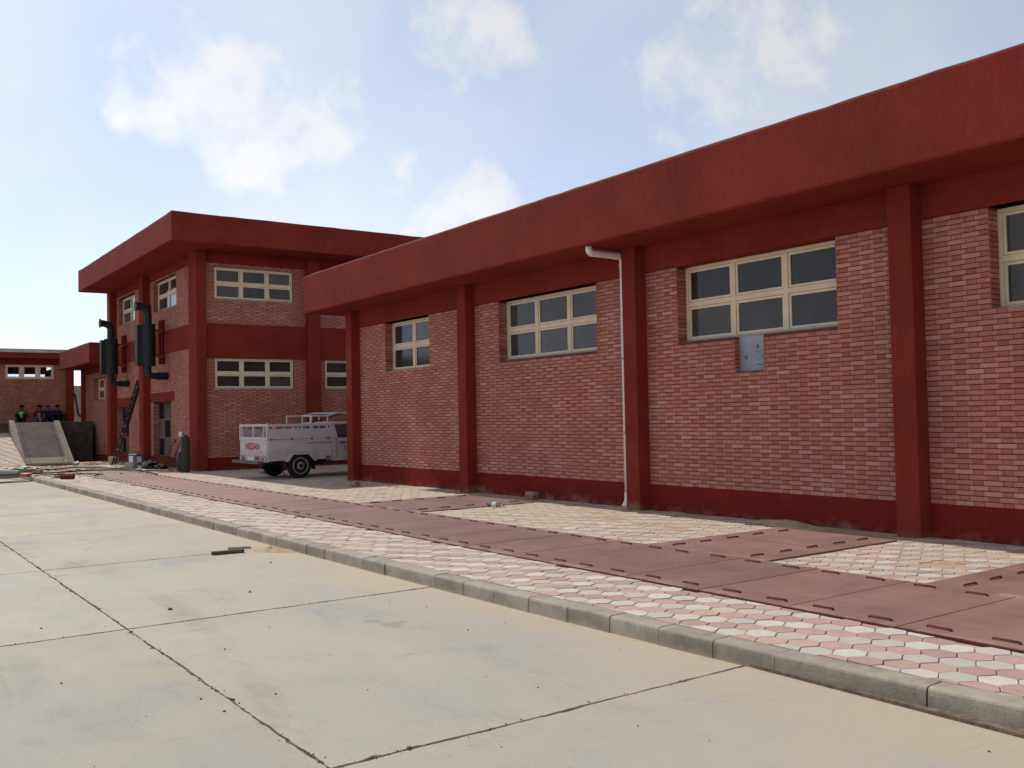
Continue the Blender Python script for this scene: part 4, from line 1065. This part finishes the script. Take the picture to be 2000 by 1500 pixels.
lab(q.build('rolled_sacking', 'wood_pale', autos=True), 'tan roll of sacking tied with bands, lying in the pickup bed', 'roll')
p0, p1 = tl(.62, 1.3, 1.395), tl(-.2, 3.0, 1.70)
lab(MB().tube([p0, (p0+p1)/2+Vector((0, 0, .01)), p1], .018, 8).tube([p1-Vector((0, 0, .02)), p1+Vector((0, 0, .02))], .03, 8).build('pole', 'hose'), 'thin black pole laid slanting over the pickup cab rack', 'pole')

# ------------------------------------------------------------------ gas cylinders by the corner column
def gas_cylinder(x, y, r_, h, mat, label, cap=True):
    rt = empty('gas_cylinder', (x, y, ZP), 0, label, 'gas cylinder', 'gas cylinders')
    prof = [(0, r_*.92), (.015, r_), (h-.16, r_), (h-.09, r_*.9), (h-.04, r_*.6), (h, .035)]
    MB().tube([(x, y, ZP+z) for z, _ in prof], [q for _, q in prof], 20).build('bottle', mat, rt, autos=True)
    m = MB(); m.tube([(x, y, ZP+h-.01), (x, y, ZP+h+.07)], .022, 8); m.tube([(x-.07, y, ZP+h+.05), (x+.05, y, ZP+h+.05)], .013, 8); m.build('valve', 'metal_grey', rt)
    return rt
c1 = gas_cylinder(-28.36, 8.36, .125, 1.10, 'cyl_green', 'tall dark green gas cylinder standing against the red corner column')
m = MB(); m.box(-28.46, -28.36, 8.20, 8.27, ZP+1.06, ZP+1.19); m.build('gauge_box', 'paper', c1)
gas_cylinder(-28.62, 8.28, .105, .60, 'cyl_blue', 'short blue gas cylinder beside the tall green one')
tw = empty('cylinder_trolley', (-29.1, 8.25, ZP), 0, 'thin metal trolley frame standing left of the gas cylinders', 'trolley')
for (a, b) in (((-29.02, 8.03, ZP+.01), (-28.9, 8.42, 1.12)), ((-28.86, 8.05, ZP+.01), (-28.74, 8.42, 1.28)), ((-28.90, 8.42, 1.12), (-28.74, 8.42, 1.28))): MB().tube([a, b], .012, 6).build('frame_bar', 'dark_steel', tw)
MB().tube([(-28.93, 8.4, 1.30), (-28.5, 8.40, 1.26)], .02, 6).build('handlebar', 'dark_steel', tw)
bc = MB(); bc.tube([(-30.25, 8.12, ZP+.015), (-29.62, 8.42, 1.02)], .011, 6); bc.tube([(-29.64, 8.41, .98), (-29.6, 8.43, 1.06)], .026, 8)
lab(bc.build('crowbar', 'dark_steel'), 'thin dark rod propped against the brick wall left of the cylinders', 'rod')

# ------------------------------------------------------------------ people resting on the platform
def person(x, y, z, face, mats, label, hat=None, vest=False, lean=0.):
    """seated on the floor, back to the wall, knees drawn up; one skinned surface"""
    J = {'pel': (0, 0, .10), 'bel': (-.03, 0, .24), 'che': (-.06, 0, .42), 'nek': (-.02, 0, .56), 'hea': (.03, 0, .66), 'top': (.03, 0, .76)}
    E = [('pel', 'bel'), ('bel', 'che'), ('che', 'nek'), ('nek', 'hea'), ('hea', 'top')]
    Rr = {'pel': .125, 'bel': .125, 'che': .135, 'nek': .052, 'hea': .088, 'top': .062}
    for s in (-1, 1):
        t = 'L' if s > 0 else 'R'
        J.update({'hip'+t: (.03, s*.10, .10), 'kne'+t: (.38, s*.14, .42), 'ank'+t: (.52, s*.12, .07), 'toe'+t: (.68, s*.14, .035),
                  'sho'+t: (-.05, s*.17, .47), 'elb'+t: (.10, s*.26, .28), 'wri'+t: (.30, s*.16, .40), 'han'+t: (.38, s*.12, .41)})
        E += [('pel', 'hip'+t), ('hip'+t, 'kne'+t), ('kne'+t, 'ank'+t), ('ank'+t, 'toe'+t), ('che', 'sho'+t), ('sho'+t, 'elb'+t), ('elb'+t, 'wri'+t), ('wri'+t, 'han'+t)]
        Rr.update({'hip'+t: .095, 'kne'+t: .065, 'ank'+t: .042, 'toe'+t: .035, 'sho'+t: .066, 'elb'+t: .046, 'wri'+t: .032, 'han'+t: .036})
    ks = list(J); me = bpy.data.meshes.new('person'); me.from_pydata([J[k] for k in ks], [(ks.index(a), ks.index(b)) for a, b in E], [])
    o = bpy.data.objects.new('body', me); COL.objects.link(o)
    o.modifiers.new('skin', 'SKIN')
    sv = me.skin_vertices[0].data
    for i, k in enumerate(ks): sv[i].radius = (Rr[k], Rr[k]); sv[i].use_root = (k == 'pel')
    o.modifiers.new('sub', 'SUBSURF').levels = 1
    bpy.context.view_layer.update()
    m2 = bpy.data.meshes.new_from_object(o.evaluated_get(bpy.context.evaluated_depsgraph_get())); bpy.data.objects.remove(o); bpy.data.meshes.remove(me)
    rt = empty('person', (x, y, z), face, label, 'person', 'workers resting on the platform')
    m2.materials.clear()
    for q in ('skin', mats[0], mats[1]): m2.materials.append(MATS[q])
    P = {k: Vector(J[k]) for k in ks}
    for f in m2.polygons:
        c = f.center; best = min(E, key=lambda e: ((c - P[e[0]]) - (P[e[1]]-P[e[0]])*max(0, min(1, (c-P[e[0]]).dot(P[e[1]]-P[e[0]])/(P[e[1]]-P[e[0]]).length_squared))).length)
        nm = best[0][:3]+best[1][:3]
        f.material_index = 0 if nm in ('nekhea', 'heatop', 'wrihan') else (2 if nm in ('pelhip', 'hipkne', 'kneank', 'anktoe') else 1); f.use_smooth = True
    b = bpy.data.objects.new('body', m2); link(b, rt, True)
    h = MB(); rings = [(.70, .098), (.74, .096), (.78, .078), (.80, .04)]
    h.tube([(.018, 0, q) for q, _ in rings], [q for _, q in rings], 14); h.build('cap' if hat else 'hair', hat or 'hair', rt, smooth=True, local=True)
    f_ = MB(); f_.tube([(.115, 0, .665), (.135, 0, .645)], [.008, .014], 6); f_.build('nose', 'skin', rt, local=True)
    if vest:
        v = MB(); v.tube([(-.03, 0, .20), (-.045, 0, .30), (-.06, 0, .42), (-.055, 0, .50)], [.150, .158, .168, .12], 14, cap=False); v.build('vest', 'hivis', rt, smooth=True, local=True)
    return rt
def face_cam(a=0): return R(a)
person(-47.62, 6.80, 1.70, R(-14), ('cloth_green', 'cloth_dark'), 'person in a bright yellow-green vest sitting against the far brick wall', vest=True)
person(-47.62, 7.52, 1.70, R(8), ('cloth_red', 'cloth_grey'), 'person in a dark red top sitting second from the left by the wall')
person(-47.60, 7.88, 1.70, R(-5), ('cloth_navy', 'cloth_navy'), 'person in dark clothes and a blue cap sitting by the wall', hat='cap_blue')
person(-47.60, 8.26, 1.70, R(12), ('cloth_dark', 'cloth_dark'), 'person in black clothes sitting nearest the red column at the right')

# ------------------------------------------------------------------ small things lying about
def lump(name, c, rx, ry, rz, mat, label, cat, seed=0, n=2, jit=.18, flat=True, group=None):
    bm = bmesh.new(); bmesh.ops.create_icosphere(bm, subdivisions=n, radius=1)
    q = random.Random(seed)
    for v in bm.verts:
        k = 1+q.gauss(0, jit); v.co = Vector((v.co.x*rx*k, v.co.y*ry*k, max(-.02 if flat else -9, v.co.z*rz*k)))
    me = bpy.data.meshes.new(name); bm.to_mesh(me); bm.free(); me.materials.append(MATS[mat])
    o = bpy.data.objects.new(name, me); COL.objects.link(o); o.location = c
    return lab(o, label, cat, group)
def mound(name, c, rx, ry, h, label, seed):
    q = random.Random(seed); m = MB(); nr, na = 7, 22
    m.v.append((c[0], c[1], c[2]+h))
    for i in range(1, nr+1):
        t = i/nr
        for k in range(na):
            w = 2*math.pi*k/na; e = 1+.22*math.sin(2*w+seed)+.15*math.sin(3*w+2*seed)+q.gauss(0, .04)
            m.v.append((c[0]+rx*t*e*math.cos(w), c[1]+ry*t*e*math.sin(w), c[2]+(h*(1-t)**1.3*(1+q.gauss(0, .12)) if i < nr else -.006)))
    for k in range(na): m.face((0, 1+k, 1+(k+1) % na))
    for i in range(nr-1):
        for k in range(na): j = (k+1) % na; m.face((1+i*na+k, 1+(i+1)*na+k, 1+(i+1)*na+j, 1+i*na+j))
    return lab(m.build(name, 'sand', smooth=True), label, 'sand', 'spilled sand')
mound('sand_pile', (-8.0, 9.98, ZP), .75, .20, .075, 'low heap of sand against the plinth beside the wall-side steel cover', 3)
mound('sand_pile', (-10.3, 8.9, ZP), .45, .16, .022, 'thin spill of sand on the pavers below the rainwater pipe', 5)
mound('sand_pile', (-9.0, 8.75, ZP), .55, .14, .022, 'thin spill of sand on the pavers right of the rainwater pipe', 8)
mound('sand_pile', (-19.3, 9.25, ZP), .8, .22, .03, 'sandy dirt spilled at the foot of the leftmost column', 2)
mound('sand_pile', (-11.35, 4.38, 0.0), .42, .2, .055, 'small heap of pale sand on the concrete against the kerb', 6)
lump('stone_chunk', (-18.9, 9.18, ZP+.0), .17, .12, .14, 'stone', 'pinkish broken stone at the foot of the leftmost column', 'stone', 4)
q = empty('brick_stack', (-13.55, 10.02, ZP), 0, 'two dusty loose bricks stacked by the plinth near the second column', 'bricks')
for k, (dx, rz_) in enumerate(((0, .05), (.02, -.08))):
    mm = MB(); mm.box(-.12, .12, -.06, .06, 0, .062, .7); o = mm.build('loose_brick', 'brick' if k == 0 else 'stone', q, bevel=.006); o.location = (-13.56+dx, 10.0, ZP+.004+.066*k); o.rotation_euler = (0, 0, rz_)
bo = empty('plastic_bottle', (-12.85, 8.75, ZP), 0, 'crushed clear plastic bottle lying on the pavers by the steel cover', 'bottle')
MB().tube([(-12.98, 8.70, ZP+.042), (-12.96, 8.705, ZP+.042), (-12.86, 8.75, ZP+.04), (-12.78, 8.775, ZP+.038), (-12.74, 8.79, ZP+.035), (-12.71, 8.80, ZP+.035)], [.03, .04, .034, .041, .016, .014], 12).build('bottle_body', 'glass_thin', bo, smooth=True)
MB().tube([(-12.71, 8.80, ZP+.035), (-12.69, 8.808, ZP+.035)], .017, 10).build('bottle_cap', 'plastic_blue', bo)
mm = MB(); mm.tube([(-12.90, 8.728, ZP+.041), (-12.82, 8.762, ZP+.04)], .0415, 12, cap=False); mm.build('bottle_label', 'paper', bo)
mm = MB(); mm.obox((-11.42, 3.86, .022), (.02, .19, 0), (.028, -.003, 0), (0, 0, .02)); lab(mm.build('wood_offcut', 'wood', bevel=.003), 'short dark stick of wood on the concrete beside the kerb', 'stick')
for i, (x, y, r_) in enumerate(((-11.7, 4.2, .03), (-11.6, 4.05, .022), (-11.25, 4.25, .02))): pass
mm = MB(); mm.obox((-11.75, 4.12, .014), (.05, .13, 0), (.016, -.006, 0), (0, 0, .012)); lab(mm.build('wood_offcut', 'block_grey'), 'grey splinter of mortar behind the dark stick by the kerb', 'offcut')
# pebbles scattered over the concrete
pb = MB(); q = random.Random(9)
def pebble(x, y, r_):
    n0 = len(pb.v); a = q.uniform(0, 6)
    ring = [(x+r_*q.uniform(.7, 1.2)*math.cos(a+k*1.047), y+r_*q.uniform(.7, 1.2)*math.sin(a+k*1.047)) for k in range(6)]
    pb.v += [(p[0], p[1], -.001) for p in ring] + [(x+(p[0]-x)*.7, y+(p[1]-y)*.7, r_*q.uniform(.6, 1)) for p in ring]
    for k in range(6): j = (k+1) % 6; pb.face((n0+k, n0+j, n0+6+j, n0+6+k))
    pb.face([n0+6+k for k in range(6)])
for (x, y, r_) in ((-8.38, 2.33, .020), (-8.72, 3.15, .015), (-8.30, 1.32, .012), (-5.26, 1.75, .008), (-4.10, 2.26, .015), (-10.36, 3.99, .013), (-6.68, 2.23, .007), (-6.47, 1.14, .009), (-5.58, 1.72, .008), (-5.4, 2.1, .007)): pebble(x, y, r_)
for _ in range(170): pebble(q.uniform(-16, -2), q.uniform(.2, 4.45), abs(q.gauss(0, .0022))+.001)
for _ in range(260):
    if q.random() < .5: pebble(q.uniform(-13, -2), 1.85+q.gauss(0, .018), q.uniform(.002, .006))
    else: pebble(q.choice((-4.1, -7.83, -11.56))+q.gauss(0, .018), q.uniform(.5, 4.5), q.uniform(.002, .006))
lab(pb.build('pebbles', 'pebble'), 'scattered small dark pebbles and grit on the concrete yard', 'pebbles', kind='stuff')

# clutter at the far left
def blk(name, x, y, sx, sy, sz, mat, label, cat, rz=0, z=ZP, bev=.006, group=None):
    mm = MB(); mm.box(-sx/2, sx/2, -sy/2, sy/2, 0, sz); o = mm.build(name, mat, bevel=bev); o.location = (x, y, z); o.rotation_euler = (0, 0, rz); return lab(o, label, cat, group)
cbk = empty('concrete_block', (-32.6, 7.86, ZP), .5, 'grey hollow concrete block standing in front of the ladder', 'block')
mm = MB(); mm.box(-.2, .2, -.1, .1, 0, .20); mm.build('block_body', 'block_grey', cbk, bevel=.006, local=True)
for s in (-.09, .09):
    mm = MB(); mm.box(s-.06, s+.06, -.065, .065, .2005, .203); mm.build('hole_shade_patch', 'shade_black', cbk, local=True)  # dark patch on the solid top, painted shade of the hollow
blk('concrete_block', -36.9, 8.28, .34, .2, .26, 'wood_pale', 'pale block standing behind the foot of the ladder', 'block', .4)
wd = empty('welding_machine', (-33.9, 8.34, ZP), .25, 'small dark welding machine with a pale front panel by the wall', 'machine')
mm = MB(); mm.box(-.25, .25, -.17, .17, .04, .42); mm.build('case', 'truck_grey', wd, bevel=.02, local=True)
mm = MB(); mm.box(-.16, .10, -.178, -.172, .16, .36); mm.build('front_panel', 'paper', wd, local=True); mm = MB(); mm.box(.252, .258, -.12, .05, .14, .34); mm.build('front_panel', 'paper', wd, local=True)
mm = MB(); mm.tube([(-.15, 0, .42), (-.15, 0, .48), (.15, 0, .48), (.15, 0, .42)], .014, 8); mm.build('carry_handle', 'dark_steel', wd, local=True)
mm = MB()
for a in (-.2, .2):
    for b in (-.13, .13): mm.tube([(a, b, 0), (a, b, .05)], .02, 8)
mm.build('foot', 'rubber', wd, local=True)
lump('tarpaulin', (-31.9, 8.28, ZP), .62, .24, .25, 'tarp', 'crumpled black plastic sheet heaped at the foot of the brick wall', 'tarpaulin', 7, 3, .16)
lump('tool_bag', (-31.0, 8.38, ZP), .30, .18, .17, 'tarp', 'small black bag lying right of the crumpled plastic sheet', 'bag', 12, 3, .12)
rl = empty('paint_roller', (-27.9, 5.08, ZP), .55, 'dark red roller brush lying on the pavers near the kerb', 'roller')
mm = MB(); mm.tube([(-.24, 0, .065), (-.22, 0, .065), (.22, 0, .065), (.24, 0, .065)], [.045, .065, .065, .045], 14); mm.build('sleeve', 'roller_red', rl, local=True, autos=True)
mm = MB(); mm.tube([(-.24, 0, .06), (-.62, .03, .02)], .014, 6); mm.build('rod', 'dark_steel', rl, local=True)
def crumple(x, y, s, seed, label):
    lump('paper_scrap', (x, y, ZP+.004), s, s*.7, s*.45, 'paper', label, 'paper', seed, 2, .3)
crumple(-38.6, 7.35, .16, 1, 'white crumpled paper on the right edge of the ramp foot')
crumple(-37.9, 8.0, .16, 2, 'white crumpled paper by the dark wall right of the ramp')
crumple(-36.4, 5.25, .13, 3, 'white crumpled paper left of the ramp foot')
def plank(x, y, L, w, h, rz, mat, label, z=ZP, cat='plank'): blk('plank', x, y, L, w, h, mat, label, cat, rz, z, .003)
plank(-33.2, 4.6, 1.2, .09, .05, .75, 'wood', 'dark plank lying farthest left among the scattered scraps', z=.125)
plank(-34.6, 5.0, .9, .08, .05, .55, 'wood', 'dark short plank behind the grey pipe at the left edge')
plank(-37.2, 6.5, 1.3, .08, .05, 1.3, 'wood', 'brown plank lying across the steel covers at the ramp foot', z=.136)
plank(-38.0, 8.3, 1.3, .12, .04, .9, 'wood_pale', 'pale board lying beside the dark wall right of the ramp')
plank(-37.0, 7.75, 1.4, .14, .04, .5, 'wood_pale', 'pale wide board lying by the wall-side edge of the steel covers')
plank(-29.9, 8.0, .8, .07, .05, .6, 'plastic_red', 'red painted batten lying left of the gas cylinders')
mm = MB(); mm.tube([(-31.6, 4.45, .19), (-32.5, 4.05, .19)], .075, 12); lab(mm.build('pipe_offcut', 'block_grey', autos=True), 'thick grey pipe offcut on the far end of the kerb', 'pipe')
lump('cement_bag', (-31.9, 5.0, ZP), .24, .16, .13, 'wood', 'brown crumpled cement bag beside the grey pipe offcut', 'bag', 21, 2, .12)
lump('tool_bag', (-34.2, 4.05, ZP), .3, .22, .26, 'tarp', 'dark bag at the left edge of the photo', 'bag', 22, 2, .12)
blk('fuse_box', -30.3, 4.42, .34, .16, .09, 'plastic_red', 'red and grey extension box on the kerb among the cables', 'box', .4, z=.124)
def cable(pts, r_, label, mat='hose'):
    P = [Vector(p) for p in pts]; out = []
    for i in range(len(P)-1):
        p0, p1, p2, p3 = P[max(i-1, 0)], P[i], P[i+1], P[min(i+2, len(P)-1)]
        for k in range(8):
            t = k/8; out.append(.5*((2*p1)+(-p0+p2)*t+(2*p0-5*p1+4*p2-p3)*t*t+(-p0+3*p1-3*p2+p3)*t**3))
    out.append(P[-1]); lab(MB().tube(out, r_, 7).build('cable', mat, smooth=True), label, 'cable', 'cables and hoses on the ground')
zc = .152
cable([(-32.3, 3.2, .14), (-31.5, 4.5, .145), (-31.4, 5.4, zc), (-31.9, 6.4, zc), (-31.2, 7.2, zc), (-29.9, 7.7, zc), (-28.7, 8.1, zc)], .022, 'thick black cable crossing the steel covers towards the gas cylinders')
cable([(-34.0, 4.4, zc), (-33.6, 5.6, zc), (-34.5, 6.6, zc), (-33.0, 7.2, zc), (-31.0, 7.6, zc), (-29.3, 7.5, zc), (-27.6, 7.35, zc)], .02, 'black hose running along the wall side of the steel covers')
cable([(-29.4, 3.0, .012), (-29.7, 3.9, .014), (-29.9, 4.5, .02), (-30.3, 4.7, .14), (-30.2, 5.6, .145), (-29.4, 6.2, zc), (-28.6, 5.9, zc)], .014, 'thin dark cable trailing over the kerb onto the concrete')
cable([(-28.8, 2.2, .01), (-29.6, 3.1, .01), (-30.2, 3.9, .012), (-30.5, 4.5, .02)], .009, 'thin grey wire on the concrete at the left edge', 'dark_steel')
cable([(-29.6, 8.2, ZP+.02), (-29.2, 7.9, ZP+.02), (-28.9, 7.75, ZP+.018), (-28.5, 8.0, ZP+.018), (-28.42, 8.24, ZP+.03)], .012, 'thin red hose at the foot of the gas cylinders', 'plastic_red')
cable([(-47.9, 9.06, 3.0), (-47.2, 9.0, 2.55), (-46.6, 8.95, 2.1), (-46.0, 8.93, 1.95), (-45.55, 8.95, 1.98)], .05, 'black hose sagging across the gap beside the far building')
# litter under the pickup
lump('litter', (-25.7, 9.75, ZP), .22, .10, .05, 'plastic_blue', 'blue plastic litter on the ground behind the pickup', 'litter', 31, 2, .25)
lump('litter', (-25.1, 10.0, ZP), .16, .10, .06, 'plastic_red', 'red and white wrapper on the ground under the pickup', 'litter', 32, 2, .25)

rb = MB(); q = random.Random(17)
for _ in range(170):
    x, y = q.uniform(-38.3, -28.5), q.choice((q.uniform(4.9, 8.7), q.uniform(7.4, 8.8), q.uniform(4.0, 5.6)))
    if y < 4.8 and x > -32.6: continue
    L, w_, h_ = q.choice(((.10, .03, .02), (.2, .03, .025), (.06, .05, .03), (.3, .025, .02), (.12, .09, .012))); a = q.uniform(0, 3.14)
    zz = ZP+.014 if 5.78 < y < 7.42 else ZP+.002
    rb.obox((x, y, zz+h_/2), (math.cos(a)*L/2, math.sin(a)*L/2, 0), (-math.sin(a)*w_/2, math.cos(a)*w_/2, 0), (0, 0, h_/2), q.randrange(4))
lab(rb.build('rubble', ['wood', 'wood_pale', 'stone', 'dark_steel']), 'scattered offcuts and rubble bits on the paving near the ramp', 'rubble', kind='stuff')
